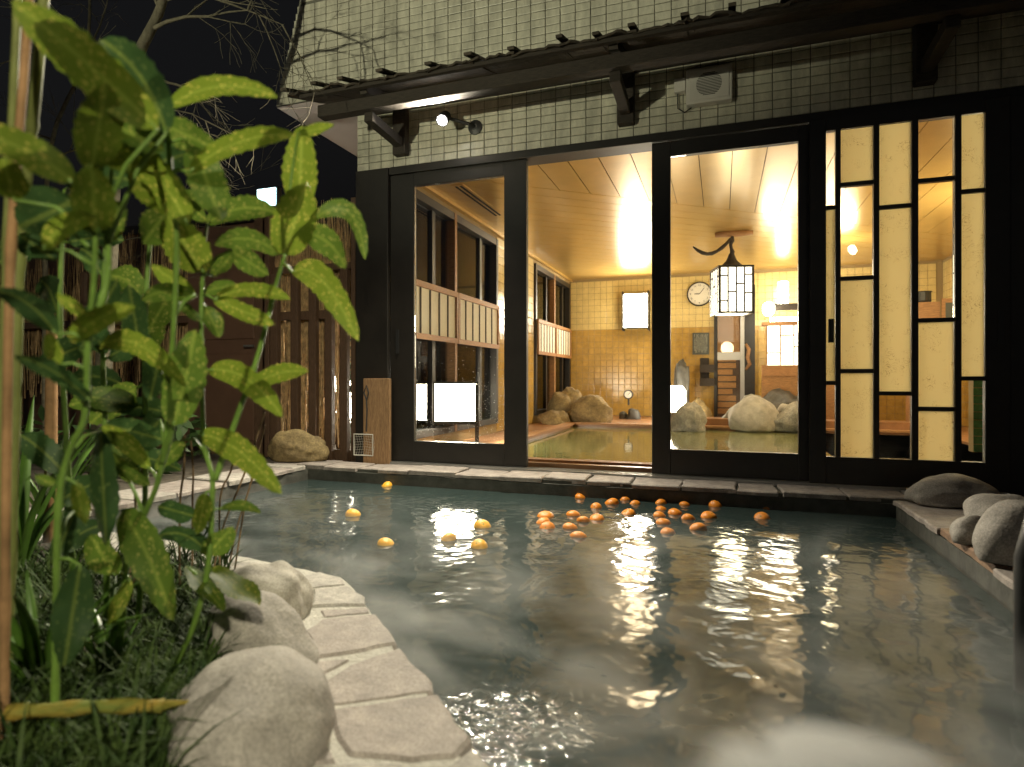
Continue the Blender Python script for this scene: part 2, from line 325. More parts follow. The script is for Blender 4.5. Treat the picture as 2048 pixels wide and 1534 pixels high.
# ------------------------------------------------------------------ setting: ground, pool, copings
PX0, PX1, PY0, PY1 = -2.72, .83, -4.8, -.31
g = MB()
for x0, x1, y0, y1 in ((-60, PX0 - .02, -60, 60), (PX1 + .02, 60, -60, 60), (PX0 - .02, PX1 + .02, -60, PY0), (PX0 - .02, PX1 + .02, PY1 + .02, -.03)):
    g.add([(x0, y0, -.03), (x1, y0, -.03), (x1, y1, -.03), (x0, y1, -.03)], [(0, 1, 2, 3)])
tag(g.build('ground', M['ground']), kind='structure')
w = MB(); N = 60
w.add([(PX0 + .01, PY0 + .01, -.1), (PX1 - .01, PY0 + .01, -.1), (PX1 - .01, PY1 - .01, -.1), (PX0 + .01, PY1 - .01, -.1)], [(0, 1, 2, 3)])
tag(w.build('pool_water', M['water']), kind='structure')
pw = MB()
pw.box(PX0 - .06, PX0 - .002, PY0, PY1 + .06, -.7, -.034); pw.box(PX1 + .002, PX1 + .06, PY0, PY1 + .06, -.7, -.034)
pw.box(PX0 - .002, PX1 + .002, PY1 + .002, PY1 + .06, -.7, -.034); pw.box(PX0 - .002, PX1 + .002, PY0 - .06, PY0, -.7, -.034)
pw.add([(PX0, PY0, -.7), (PX1, PY0, -.7), (PX1, PY1, -.7), (PX0, PY1, -.7)], [(0, 1, 2, 3)])
tag(pw.build('pool_basin', M['pool_wall']), kind='structure')

def rough_poly(poly, step=.05, amp=.006, seed=0):
    r = random.Random(seed); out = []
    for i in range(len(poly)):
        a, b = Vector(poly[i][:2]), Vector(poly[(i + 1) % len(poly)][:2]); n = max(1, int((b - a).length / step)); nr = Vector((-(b - a).y, (b - a).x)).normalized()
        for k in range(n):
            p = a + (b - a) * (k / n) + nr * r.uniform(-amp, amp); out.append((p.x, p.y))
    return out
def area(p): return sum(p[i][0] * p[(i + 1) % len(p)][1] - p[(i + 1) % len(p)][0] * p[i][1] for i in range(len(p)))
def ccw(p): return p if area(p) > 0 else p[::-1]
def flag(poly, z0, z1, m, parent, seed, name='flagstone', step=.05, amp=.006):
    poly = ccw(rough_poly(poly, step, amp, seed))
    o = MB().prism(poly, z0, z1, .007, .006).build(name, m, parent)
    return o
def coping(name, rects, bed, jit, mats, seed):
    bo = bed.build(name, M['pool_wall']); tag(bo, kind='structure'); r = random.Random(seed)
    for i, (x0, x1, y0, y1) in enumerate(rects):
        j = lambda: r.uniform(-jit, jit)
        flag([(x0 + j(), y0 + j()), (x1 + j(), y0 + j()), (x1 + j(), y1 + j()), (x0 + j(), y1 + j())], -.028, r.uniform(-.006, .004), mats[r.randrange(len(mats))], bo, seed * 100 + i)
    return bo
# back coping: one row of stones before the doors
r = random.Random(3); rects = []; x = PX0 - .3
while x < PX1 + .65:
    wd = r.uniform(.16, .34); rects.append((x + .006, x + wd - .006, PY1 + r.uniform(-.02, .02), -.075)); x += wd
coping('back_coping', rects, B(PX0 - .34, PX1 + .7, PY1 + .015, -.06, -.09, -.014), .012, [M['stone']], 3)
rects = []; y = -2.4
while y < PY1 - .02:
    wd = r.uniform(.2, .36); rects.append((PX0 - .33, PX0 + .005, y + .006, min(y + wd, PY1 - .02) - .006)); y += wd
coping('left_coping', rects, B(PX0 - .34, PX0 - .012, -4.8, PY1 + .012, -.09, -.014), .01, [M['stone'], M['stone_w']], 4)
rects = []; y = -4.2
while y < PY1 - .05:
    wd = r.uniform(.42, .62); y1 = min(y + wd, PY1 - .02)
    sp = r.uniform(.28, .42)
    rects.append((PX1 - .01, PX1 + sp, y + .006, y1 - .006)); rects.append((PX1 + sp + .012, PX1 + .68, y + .006, y1 - .006)); y += wd
coping('right_coping', rects, B(PX1 + .012, PX1 + .7, -4.8, PY1 + .012, -.09, -.014), .01, [M['stone_r'], M['stone_r'], M['stone']], 5)

# near-left planting bed and crazy paving
edge = [(-2.70, -2.06), (-1.9, -2.12), (-1.56, -2.19), (-1.17, -2.25), (-1.087, -2.262), (-.9, -2.42), (-.684, -2.64), (-.52, -2.79), (-.353, -2.98), (-.22, -3.25), (-.16, -3.6), (-.15, -4.78)]
bedp = ccw(rough_poly(edge, .06, .006, 9) + [(-2.70, -4.78)])
bed = MB().prism(bedp, -.6, -.001, .004, .01).build('paving_bed', M['mortar']); tag(bed, kind='structure')
def q(x, y): p = P(400 + x / 2.345, 880 + y / 2.345, Z=0.0); return (p.x, p.y)
fl = [
 ([(-60, 640), (160, 568), (450, 603), (480, 632), (300, 720), (-40, 760)], 'stone_w'),
 ([(478, 640), (560, 620), (676, 650), (684, 680), (520, 698), (470, 680)], 'stone_w'),
 ([(530, 706), (692, 690), (768, 738), (780, 778), (520, 786)], 'stone_w'),
 ([(560, 802), (788, 788), (802, 812), (570, 834)], 'stone'),
 ([(490, 902), (570, 846), (826, 822), (878, 890), (922, 958), (700, 1004), (550, 1024)], 'stone'),
 ([(440, 1110), (560, 1040), (700, 1032), (490, 1160), (430, 1165)], 'stone'),
 ([(505, 1182), (700, 1056), (944, 974), (1010, 1060), (1092, 1130), (1094, 1182), (640, 1250), (530, 1250)], 'stone'),
 ([(618, 1270), (1110, 1198), (1200, 1320), (1275, 1410), (1200, 1490), (1000, 1506), (700, 1482), (640, 1400)], 'stone'),
 ([(560, 1534), (700, 1515), (1180, 1530), (1290, 1450), (1400, 1590), (1480, 1760), (1000, 1790), (620, 1700)], 'stone_w'),
 ([(560, 1770), (900, 1815), (1490, 1785), (1560, 2100), (900, 2200), (500, 2100)], 'stone'),
 ([(230, 800), (430, 760), (500, 800), (420, 860), (300, 900)], 'stone_w'),
 ([(200, 1000), (430, 1010), (420, 1150), (200, 1180)], 'stone'),
 ([(150, 1300), (560, 1290), (600, 1420), (640, 1510), (200, 1560)], 'stone'),
]
for i, (pl, mm) in enumerate(fl):
    flag([q(*c) for c in pl], -.03, .004 + rnd.uniform(-.002, .004), M[mm], bed, 50 + i, step=.03, amp=.003)
soil = MB(); sp = []
bx0, bx1, by0, by1 = -2.69, -.55, -4.7, -2.15; n = 30
def inside_soil(x, y):
    # soil lies left of the line of boulders
    return x < -1.30 + (y + 2.35) * (-.95) if y < -2.35 else x < -1.30
for i in range(n):
    for j in range(n):
        x = bx0 + (bx1 - bx0) * i / (n - 1); y = by0 + (by1 - by0) * j / (n - 1)
        lim = -1.22 + (-2.3 - y) * .62
        k = min(1, max(0, (lim - x) / .12)); z = -.03 + k * (.04 + .03 * noise.noise(Vector((x * 3, y * 3, 0))))
        sp.append((x, y, z))
def in_bed(x, y): return x < -1.20 + max(0, -2.3 - y) * .62 and y < -2.40
soil.add(sp, [(i * n + j, (i + 1) * n + j, (i + 1) * n + j + 1, i * n + j + 1) for i in range(n - 1) for j in range(n - 1) if in_bed(sp[i * n + j][0], sp[i * n + j][1])])
tag(soil.build('soil', M['soil'], smooth=True), kind='structure')

# ------------------------------------------------------------------ the bath house
house = thing('bath_house', (0, 0, 0), 'tiled bath house with dark sliding glass doors lit from within', 'building')
_tm = {}
def tile_mesh(w_, h_, d, m):
    k = (round(w_, 4), round(h_, 4), d, m.name)
    if k not in _tm:
        b = .0035
        vs = [(-w_/2, 0, -h_/2), (w_/2, 0, -h_/2), (w_/2, 0, h_/2), (-w_/2, 0, h_/2)] + [(-w_/2, -d + .002, -h_/2), (w_/2, -d + .002, -h_/2), (w_/2, -d + .002, h_/2), (-w_/2, -d + .002, h_/2)] + [(-w_/2 + b, -d, -h_/2 + b), (w_/2 - b, -d, -h_/2 + b), (w_/2 - b, -d, h_/2 - b), (-w_/2 + b, -d, h_/2 - b)]
        fs = [(8, 9, 10, 11)]
        for o in (0, 4):
            for i in range(4): a, c = o + i, o + (i + 1) % 4; fs.append((a, c, c + 4, a + 4))
        me = bpy.data.meshes.new('tile'); me.from_pydata(vs, [], fs); me.materials.append(m); _tm[k] = me
    return _tm[k]
def tiles(parent, cells, d, limit, seen=lambda u, v: True):
    """cells: (centre, rotz, w, h, material)"""
    r = random.Random(len(cells)); sc = []
    for c in cells:
        u, v, dd = proj(c[0]); vis = -20 < u < 2070 and -20 < v < 1550 and seen(u, v)
        sc.append((-(c[2] * c[3]) / dd / dd if vis else 1, c))
    sc.sort(key=lambda e: e[0]); rest = {}
    for i, (s, c) in enumerate(sc):
        me = tile_mesh(c[2], c[3], d, c[4])
        jit = Vector((0, -r.uniform(0, .0012), 0)); tilt = (r.uniform(-.006, .006), 0, c[1] + r.uniform(-.006, .006))
        if i < limit and s < 0:
            o = bpy.data.objects.new('tile', me); o.location = Vector(c[0]) + Matrix.Rotation(c[1], 3, 'Z') @ jit; o.rotation_euler = tilt; put(o, parent)
        else:
            mb = rest.setdefault(c[4].name, (MB(), c[4]))[0]; R3 = Matrix.Rotation(c[1], 3, 'Z')
            mb.add([Vector(c[0]) + R3 @ (v.co + jit) for v in me.vertices], [tuple(p.vertices) for p in me.polygons])
    for k, (mb, m) in rest.items(): tag(mb.build('tile_field', m, parent), kind='stuff')
# upper wall: left edge leans in as it rises
UZ0, UZ1 = 2.70, 3.95
def left_edge(z): return -3.25 + (z - 2.713) * .287
up = MB(); pl = [(left_edge(UZ0), UZ0), (4.2, UZ0), (4.2, UZ1), (left_edge(UZ1), UZ1)]
up.add([(x, y, z) for y in (0.0, 6.4) for x, z in pl], [(0, 1, 2, 3), (7, 6, 5, 4), (0, 4, 5, 1), (1, 5, 6, 2), (2, 6, 7, 3), (3, 7, 4, 0)])
upper = up.build('upper_wall', M['grout'], house)
cells = []; TW, TH_ = .1, .052
for j in range(24):
    z = UZ0 + (j + .5) * TH_ + (.02 if j > 13 else 0)
    if z + TH_ / 2 > UZ1: break
    xl = left_edge(z) + .055
    cells.append(((left_edge(z) + .028, 0, z), 0, .046, TH_ - .005, M['tile_out']))
    k = 0
    while True:
        x = -3.19 + .05 + k * TW; k += 1
        if x > 3.6: break
        if x - TW / 2 < xl:
            x1 = x + TW / 2 - .0025
            if x1 - xl > .012: cells.append((((xl + x1) / 2, 0, z), 0, x1 - xl, TH_ - .005, M['tile_out']))
            continue
        cells.append(((x, 0, z), 0, TW - .005, TH_ - .005, M['tile_out']))
tiles(upper, cells, .009, 150, seen=lambda u, v: v < 230 - (u - 600) * .13)
MB().add([(left_edge(UZ0) + .004, .002, UZ0 - .006), (-2.53, .002, UZ0 - .006), (-2.53, 6.3, UZ0 - .006), (left_edge(UZ0) + .004, 6.3, UZ0 - .006)], [(3, 2, 1, 0)]).build('soffit', M['soffit'], house)
# lintel wall under the eave
LZ0, LZ1 = 2.112, 2.70
lw = B(-2.52, 4.2, 0.0, .22, LZ0, LZ1 - .008).build('lintel_wall', M['grout'], house)
cells = []
for j in range(11):
    z = LZ0 + (j + .5) * .0525
    for k in range(60):
        x = -2.52 + (k + .5) * TW
        if x > 3.5: break
        cells.append(((x, 0, z), 0, TW - .005, .0525 - .005, M['tile_out']))
    for k in range(2): cells.append(((-2.52, .055 + k * .1, z), -math.pi / 2, TW - .005, .0475, M['tile_out']))
tiles(lw, cells, .009, 150, seen=lambda u, v: v > 190 - (u - 700) * .13)
# right and left outer walls, side mass
B(1.62, 4.2, .02, .22, -.03, 2.108).build('end_wall', M['grout'], house)
# eave: beam, arms, wall plates, bark roof with battens
ev = MB().box(-2.50, 3.6, -.50, -.42, 2.31, 2.388).build('eave_beam', M['timber'], house, bevel=.006)
MB().box(-2.44, 3.6, -.06, -.012, 2.50, 2.57).build('ledger', M['timber'], house, bevel=.005)
for xb in (-2.14, -.56, 1.03, 2.6):
    wp = MB().box(xb - .05, xb + .05, -.075, -.0115, 2.175, 2.50).build('wall_plate', M['timber'], house, bevel=.005)
    MB().bar((xb, -.46, 2.28), (xb, -.075, 2.255), .062, .062).build('bracket_arm', M['timber'], wp, bevel=.004)
    MB().bar((xb, -.52, 2.425), (xb, -.03, 2.575), .05, .05).build('rafter', M['timber'], wp)
rb = random.Random(21); x = -2.66; k = 0
roof = MB().bar((-2.58, -.56, 2.424), (3.6, -.56, 2.424), .03, .022).build('eave_roof', M['timber'], house)
while x < 3.5:
    wd = rb.uniform(.20, .30); n = 9; top = []; lift = rb.uniform(0, .012)
    for i in range(n + 1):
        xx = x + (wd + .02) * i / n; yo = -.60 + rb.uniform(-.018, .022); cu = .012 * math.sin(i / n * math.pi) + rb.uniform(-.003, .003)
        top.append((xx, yo, 2.428 + lift + cu)); top.append((xx, -.3, 2.52 + lift)); top.append((xx, -.012, 2.615 + lift))
    m = MB(); th_ = .013
    nv = len(top); vs = top + [(a, b, c - th_) for a, b, c in top]; fs = []
    for i in range(n):
        for s in (0, 1):
            a = i * 3 + s; fs.append((a, a + 3, a + 4, a + 1)); fs.append((a + nv + 1, a + nv + 4, a + nv + 3, a + nv))
        a = i * 3; fs.append((a, a + nv, a + nv + 3, a + 3))
    for a in (0, n * 3):
        for s in (0, 1): fs.append((a + s, a + s + 1, a + s + 1 + nv, a + s + nv))
    m.add(vs, fs).build('bark_sheet', M['bark'], roof)
    bxx = x + rb.uniform(-.01, .02)
    MB().bar((bxx, -.625 + rb.uniform(-.015, .03), 2.462), (bxx, -.03, 2.655), rb.uniform(.035, .05), .016).build('batten', M['bark'], roof)
    x += wd; k += 1

# door frames and sliding doors
DZ0, DZ1 = .012, 2.055
fr = house
B(-2.52, -2.252, -.03, .16, -.028, 2.108).build('corner_post', M['bronze'], fr, bevel=.004)
B(-2.25, 1.62, -.02, .14, 2.058, 2.109).build('door_header', M['bronze'], fr, bevel=.003)
B(1.405, 1.618, -.04, .16, -.028, 2.056).build('end_jamb', M['bronze'], fr, bevel=.004)
for yy in (-.055, -.005, .045): B(-2.25, 1.40, yy, yy + .012, -.004, .008).build('track_rail', M['alu'], fr)
B(-2.25, 1.40, -.066, .14, -.03, -.005).build('threshold', M['alu'], fr)
B(-2.25, 1.40, .10, .15, -.004, .03).build('inner_sill', M['rim'], fr)
def door(x0, x1, g0, g1, y, gz0, gz1, label, handle=None, glz=True):
    d = 0.042
    s = B(x0, g0, y, y + d, DZ0, DZ1).build('sliding_door', M['bronze'], house, bevel=.003); s['label'] = label
    B(g1, x1, y, y + d, DZ0, DZ1).build('stile', M['bronze'], s, bevel=.003)
    B(g0 + .0005, g1 - .0005, y + .001, y + d - .001, DZ0, gz0).build('bottom_rail', M['bronze'], s)
    B(g0 + .0005, g1 - .0005, y + .001, y + d - .001, gz1, DZ1).build('top_rail', M['bronze'], s)
    if glz: B(g0 + .001, g1 - .001, y + .018, y + .022, gz0 + .001, gz1 - .001).build('pane', M['glass'], s)
    if handle is not None: B(handle - .012, handle + .012, y - .006, y + .002, .78, .95).build('finger_pull', M['black'], s)
    return s
ld0 = door(-2.248, -1.222, -2.06, -1.381, .0, .158, 1.966, 'glass door panel beside the corner post, fogged and speckled', handle=-2.19)
door(-.408, .53, -.296, .418, .0, .166, 1.965, 'clear glass door panel standing open beside the doorway', handle=None)
ld = door(.47, 1.402, .553, 1.295, -.055, .163, 1.985, 'lattice door panel with paper and clear panes', handle=1.36, glz=False)
B(.575 - .012, .575 + .012, -.085, -.056, .80, .93).build('latch', M['black'], ld)
# condensation beads on the lower half of the fogged pane
bm_ = bmesh.new(); bmesh.ops.create_icosphere(bm_, subdivisions=1, radius=1); bv = [v.co.copy() for v in bm_.verts]; bff = [tuple(v.index for v in f.verts) for f in bm_.faces]; bm_.free()
dm = MB(); rd = random.Random(12)
for i in range(520):
    x = rd.uniform(-2.05, -1.39); z = .165 + abs(rd.gauss(0, .26)); r_ = rd.uniform(.0008, .0026)
    if z < 1.2: dm.add([(x + c.x * r_, .0175 + c.y * r_ * .4, z + c.z * r_) for c in bv], bff)
tag(dm.build('condensation_beads', mat('water_bead', (.9, .9, .85), .15, spec=1.0), ld0, smooth=True), kind='stuff')
# lattice of the right-hand door
LY = -.05
def lx(u): return P(u, 600, Y=LY).x
def lz(u, v): return P(u, v, Y=LY).z
bars = [(1671, 1681), (1747, 1758), (1823, 1836), (1909, 1922)]
for a, b in bars: B(lx(a), lx(b), LY - .008, LY + .030, .164, 1.984).build('lattice_bar', M['bronze'], ld)
colx = [(.5535, lx(1671)), (lx(1681), lx(1747)), (lx(1758), lx(1823)), (lx(1836), lx(1909)), (lx(1922), 1.2945)]
um = [1661, 1714, 1790, 1872, 1945]
colb = [[415, 766], [367, 556, 742], [413, 787], [359, 640, 818], [382, 757]]
kind = ['cwc', 'wcww', 'wwc', 'ccww', 'wwc']
for i, (x0, x1) in enumerate(colx):
    zz = [1.984] + [lz(um[i], v) for v in colb[i]] + [.164]
    for v in zz[1:-1]: B(x0 + .0005, x1 - .0005, LY - .006, LY + .028, v - .011, v + .011).build('lattice_bar', M['bronze'], ld)
    for k in range(len(zz) - 1):
        a = zz[k + 1] + (.0112 if k < len(zz) - 2 else .0005); b = zz[k] - (.0112 if k > 0 else .0005)
        if kind[i][k] == 'w': o = B(x0 + .001, x1 - .001, LY + .012, LY + .0135, a, b).build('paper_pane', M['washi'], ld)
        else: B(x0 + .001, x1 - .001, LY + .010, LY + .014, a, b).build('clear_pane', M['glass'], ld)

# ------------------------------------------------------------------ the room inside
IX0, IX1, IY1, IZ = -2.4, 2.9, 6.06, 2.24
tag(B(IX0 - .1, IX1 + .1, .16, IY1 + .3, -.10, -.07).build('room_floor', M['floor_in']), kind='structure')
# tiled floor ring round the indoor bath
bx = dict(x0=-1.84, x1=2.2, y0=.44, y1=3.95)
fr_ = MB(); fr_.box(IX0, bx['x0'], .16, IY1, -.069, -.004).box(bx['x1'], IX1, .16, IY1, -.069, -.004).box(bx['x0'], bx['x1'], bx['y1'], IY1, -.069, -.004).box(bx['x0'], bx['x1'], .16, bx['y0'], -.069, -.004)
tag(fr_.build('bath_surround', M['rim']), kind='structure')
tag(MB().add([(bx['x0'], bx['y0'], -.03), (bx['x1'], bx['y0'], -.03), (bx['x1'], bx['y1'], -.03), (bx['x0'], bx['y1'], -.03)], [(0, 1, 2, 3)]).build('bath_water', M['water_in']), kind='structure')
rimo = thing('bath_edging', (bx['x0'], bx['y0'], -.004), 'brown wooden rim around the indoor bath', 'bath rim')
B(bx['x0'] - .10, bx['x0'] + .02, bx['y0'] - .02, bx['y1'] + .06, -.0035, .022).build('rim_board', M['wood_h'], rimo)
B(bx['x0'] + .022, bx['x1'], bx['y1'] - .02, bx['y1'] + .10, -.0035, .022).build('rim_board', M['wood_h'], rimo)
B(bx['x0'] + .022, bx['x1'], bx['y0'] - .08, bx['y0'] + .02, -.0035, .018).build('rim_board', M['wood_h'], rimo)
B(-.2, 2.1, bx['y1'] + .14, bx['y1'] + .5, -.0035, .10).build('rim_step', M['rim'], rimo)
# ceiling
ceil = B(IX0 - .1, IX1 + .1, .225, IY1 + .1, IZ + .012, IZ + .05).build('ceiling', M['dark']); tag(ceil, kind='structure')
SX, SY, SLP = -1.567, 1.105, .81   # diagonal seam
dn = Vector((-SLP, 1)).normalized()  # normal of seam, pointing away from doors
sd = dn.x * SX + dn.y * SY
room = [(IX0, .225), (IX1, .225), (IX1, IY1), (IX0, IY1)]
x = IX0 + .13
xs = [IX0, x]
while x < IX1: x += .2345; xs.append(min(x, IX1))
for a, b in zip(xs, xs[1:]):
    pl = [(a + .003, .225), (b - .003, .225), (b - .003, IY1), (a + .003, IY1)]; pl = clip(pl, dn.x, dn.y, sd - .004)
    if len(pl) > 2 and b - a > .02: MB().prism(ccw(pl), IZ, IZ + .011).build('ceiling_panel', M['ceil'], ceil)
k = 0
while True:
    d0 = sd + .004 + k * .2; k += 1
    pl = clip(room, -dn.x, -dn.y, -d0); 
    if len(pl) < 3: break
    pl = clip(pl, dn.x, dn.y, d0 + .194)
    if len(pl) > 2: MB().prism(ccw(pl), IZ, IZ + .011).build('ceiling_plank', M['ceil'], ceil)
# linear vent in the ceiling
va, vb = P(912, 369, Z=IZ), P(1000, 431, Z=IZ); vx = (va.x + vb.x) / 2
vt = thing('ceiling_vent', (vx, (va.y + vb.y) / 2, IZ - .01), 'slotted black and cream air diffuser in the plank ceiling', 'vent')
MB().box(vx - .055, vx + .055, va.y, vb.y, IZ - .006, IZ - .001).build('vent_frame', M['ceil'], vt)
for dx in (-.022, .022): MB().box(vx + dx - .011, vx + dx + .011, va.y + .03, vb.y - .03, IZ - .009, IZ - .0065).build('vent_slot', M['dark'], vt)
B(IX0, IX0 + .05, .225, IY1, IZ - .03, IZ - .001).build('ceiling_trim', M['ceil'], ceil)
# back wall
bw = B(IX0, IX1, IY1, IY1 + .1, -.07, IZ + .011).build('back_wall', M['grout_in']); tag(bw, kind='structure')
cells = []
def back_cells(x0, x1, yy, out):
    n = int((x1 - x0) / .1)
    for i in range(n):
        for j in range(22):
            z = .05 + j * .1; x = x0 + .05 + i * .1
            out.append(((x, yy, z), 0, .095, .095, M['cream'] if z > 1.36 else M['amber']))
back_cells(IX0 + .02, IX1, IY1, cells)
ind = lambda u, v: (1058 < u < 1300 or 1345 < u < 1600 or 1650 < u < 1960) and v > 420
tiles(bw, cells, .008, 300, ind)
# right wall + left window wall
rw = B(IX1, IX1 + .1, .225, IY1 + .1, -.07, IZ + .011).build('right_wall', M['grout_in']); tag(rw, kind='structure')
cells = []
for i in range(58):
    for j in range(22):
        z = .05 + j * .1; y = .28 + i * .1; cells.append(((IX1, y, z), -math.pi / 2, .095, .095, M['cream'] if z > 1.36 else M['amber']))
tiles(rw, cells, .008, 60, lambda u, v: 1650 < u < 1960)
lwall = MB(); lwall.box(IX0 - .12, IX0, 2.56, 4.02, -.07, IZ + .011); lwall.box(IX0 - .12, IX0, .16, .26, -.07, IZ); lwall.box(IX0 - .12, IX0, 6.0, IY1 + .1, -.07, IZ)
lwall.box(IX0 - .12, IX0, .26, 2.56, -.07, .10).box(IX0 - .12, IX0, 4.02, 6.0, -.07, .10).box(IX0 - .12, IX0, .26, 2.56, 2.16, IZ).box(IX0 - .12, IX0, 4.02, 6.0, 2.16, IZ)
lwo = lwall.build('window_wall', M['grout_in']); tag(lwo, kind='structure')
cells = []
for i in range(14):
    for j in range(22):
        z = .05 + j * .1; y = 2.62 + i * .1; cells.append(((IX0, y, z), math.pi / 2, .095, .095, M['cream'] if z > 1.36 else M['amber']))
tiles(lwo, cells, .008, 300, lambda u, v: True)
def window(y0, y1, label):
    wn = thing('side_window', (IX0, (y0 + y1) / 2, .1), label, 'window')
    ym = (y0 + y1) / 2; xa, xb = IX0 - .08, IX0 + .03
    for y, wd in ((y0 + .03, .06), (ym, .055), (y1 - .03, .06)):
        B(xa, xb, y - wd / 2, y + wd / 2, .10, 2.16).build('mullion', M['wood'] if y == ym else M['bronze'], wn, bevel=.003)
    for z0, z1 in ((.10, .16), (2.09, 2.16)):
        for a, b in ((y0 + .06, ym - .028), (ym + .028, y1 - .06)): B(xa + .004, xb - .004, a, b, z0, z1).build('rail', M['bronze'], wn)
    for q_, (a, b) in enumerate(((y0 + .06, ym - .028), (ym + .028, y1 - .06))):
        B(xa + .03, xa + .036, a, b, .16, 2.09).build('pane', M['glass'], wn)
        B(xa + .01, xa + .06, (a + b) / 2 + .16, (a + b) / 2 + .22, .16, 2.09).build('sash', M['bronze'], wn)
        # slatted paper screen across the middle
        x0, x1 = IX0 + .032, IX0 + .058
        sc_ = B(x0, x1, a - .02, b + .02, 1.36, 1.41).build('screen', M['wood_h'], wn)
        B(x0, x1, a - .02, b + .02, .93, .975).build('screen_rail', M['wood_h'], sc_)
        B(x0, x1, a - .02, a + .012, .976, 1.359).build('screen_rail', M['wood'], sc_); B(x0, x1, b - .012, b + .02, .976, 1.359).build('screen_rail', M['wood'], sc_)
        B(x0 + .001, x0 + .006, a + .012, b - .012, .976, 1.359).build('screen_paper', M['shoji'], sc_)
        for k in range(1, 6):
            y = a + (b - a) * k / 6; B(x0 + .0065, x0 + .011, y - .013, y + .013, .976, 1.359).build('screen_slat', M['timber'], sc_)
window(.26, 2.56, 'wood-framed side window with slatted paper band, behind the speckled glass panel')
window(4.02, 6.0, 'wood-framed side window with slatted paper band, deeper in the room beside the boulders')

# ------------------------------------------------------------------ rocks
def rock(name, c, size, m, seed, label, cat='rock', rough_=.18, sub=4, rot=0, tilt=(0, 0), flat=.35, freq=1.1, group=None, fine=.03, boxy=0, nose=0):
    bm = bmesh.new(); bmesh.ops.create_icosphere(bm, subdivisions=sub, radius=1)
    off = Vector((seed * 13.1, seed * 7.7, seed * 3.3)); Rm = Matrix.Rotation(rot, 3, 'Z') @ Matrix.Rotation(tilt[0], 3, 'X') @ Matrix.Rotation(tilt[1], 3, 'Y')
    c = Vector(c)
    for v in bm.verts:
        p = v.co.copy(); k = 1 + rough_ * 1.6 * noise.noise(p * freq + off) + rough_ * .6 * noise.noise(p * freq * 2.3 + off) + fine * noise.noise(p * 7 + off) + (abs(noise.noise(p * 3.1 + off)) * -rough_ * .9 if fine > .04 else 0)
        if boxy: p *= 1 + boxy * (1 / max(abs(p.x), abs(p.y), abs(p.z)) - 1)
        p *= k
        if nose and p.x > 0: p.x *= 1 + nose * p.x; p.z *= 1 - .4 * p.x
        if p.z < -flat: p.z = -flat + (p.z + flat) * .15
        p = Vector((p.x * size[0], p.y * size[1], p.z * size[2]))
        v.co = Rm @ p
    zmin = min(v.co.z for v in bm.verts)
    for v in bm.verts: v.co.z -= zmin
    me = bpy.data.meshes.new(name); bm.to_mesh(me); bm.free(); me.materials.append(m); me.polygons.foreach_set('use_smooth', [True] * len(me.polygons))
    o = bpy.data.objects.new(name, me); COL.objects.link(o); o.location = c; tag(o, label, cat, group); return o
def rock_px(u0, u1, vtop, vbase, t, m, seed, label, z=None, depth=.8, rot=None, **kw):
    uc = (u0 + u1) / 2; p = P(uc, vbase, t=t); wd = (u1 - u0) / F * t / 2; ht = (vbase - vtop) / F * t
    if z is not None: p.z = z
    flat = kw.pop('flat', .35)
    return rock(kw.pop('name', 'boulder'), p, (wd, wd * depth, ht / (1 + flat)), m, seed, label, rot=TH if rot is None else rot, flat=flat, **kw)
# foreground boulders on the paving
rock('boulder', P(498, 1480, t=.99).xy.to_3d() + Vector((0, 0, -.012)), (.128, .165, .098), M['boulder'], 11, 'large smooth grey boulder nearest the viewer on the paving', rough_=.11, sub=5, rot=.5, fine=.008, freq=1.0)
rock('boulder', P(515, 1300, t=1.28).xy.to_3d() + Vector((0, 0, -.012)), (.128, .088, .086), M['boulder'], 12, 'middle smooth boulder of three with a blunt pointed end towards the water', rough_=.16, sub=5, rot=-.25, tilt=(0, .2), fine=.009, freq=1.0, nose=.35)
rock('boulder', P(530, 1210, t=1.54).xy.to_3d() + Vector((0, 0, -.012)), (.125, .105, .098), M['boulder_b'], 13, 'pale rounded boulder farthest of the three beside the pool paving', rough_=.14, sub=5, rot=-.3, fine=.008, freq=1.1)
# right coping boulders
rock_px(1815, 1990, 955, 1006, 2.92, M['boulder'], 21, 'low long boulder at the foot of the lattice door', z=-.004, rough_=.13, fine=.014, depth=.6)
rock_px(1936, 2090, 985, 1062, 2.35, M['boulder'], 22, 'rounded boulder behind the largest boulder on the red coping', z=-.004, rough_=.13, fine=.014)
rock_px(1904, 1976, 1034, 1090, 2.2, M['boulder'], 23, 'small boulder with a ridged end on the red coping', z=-.004, rough_=.13, fine=.014)
rock_px(1962, 2140, 1022, 1138, 1.98, M['boulder'], 24, 'largest grey boulder at the right edge of the pool', z=-.004, rough_=.13, fine=.014)
rock_px(535, 658, 868, 926, 4.42, M['rock_y'], 26, 'pitted long tan rock at the foot of the slatted screen', z=-.004, rough_=.16, fine=.05, depth=.55)
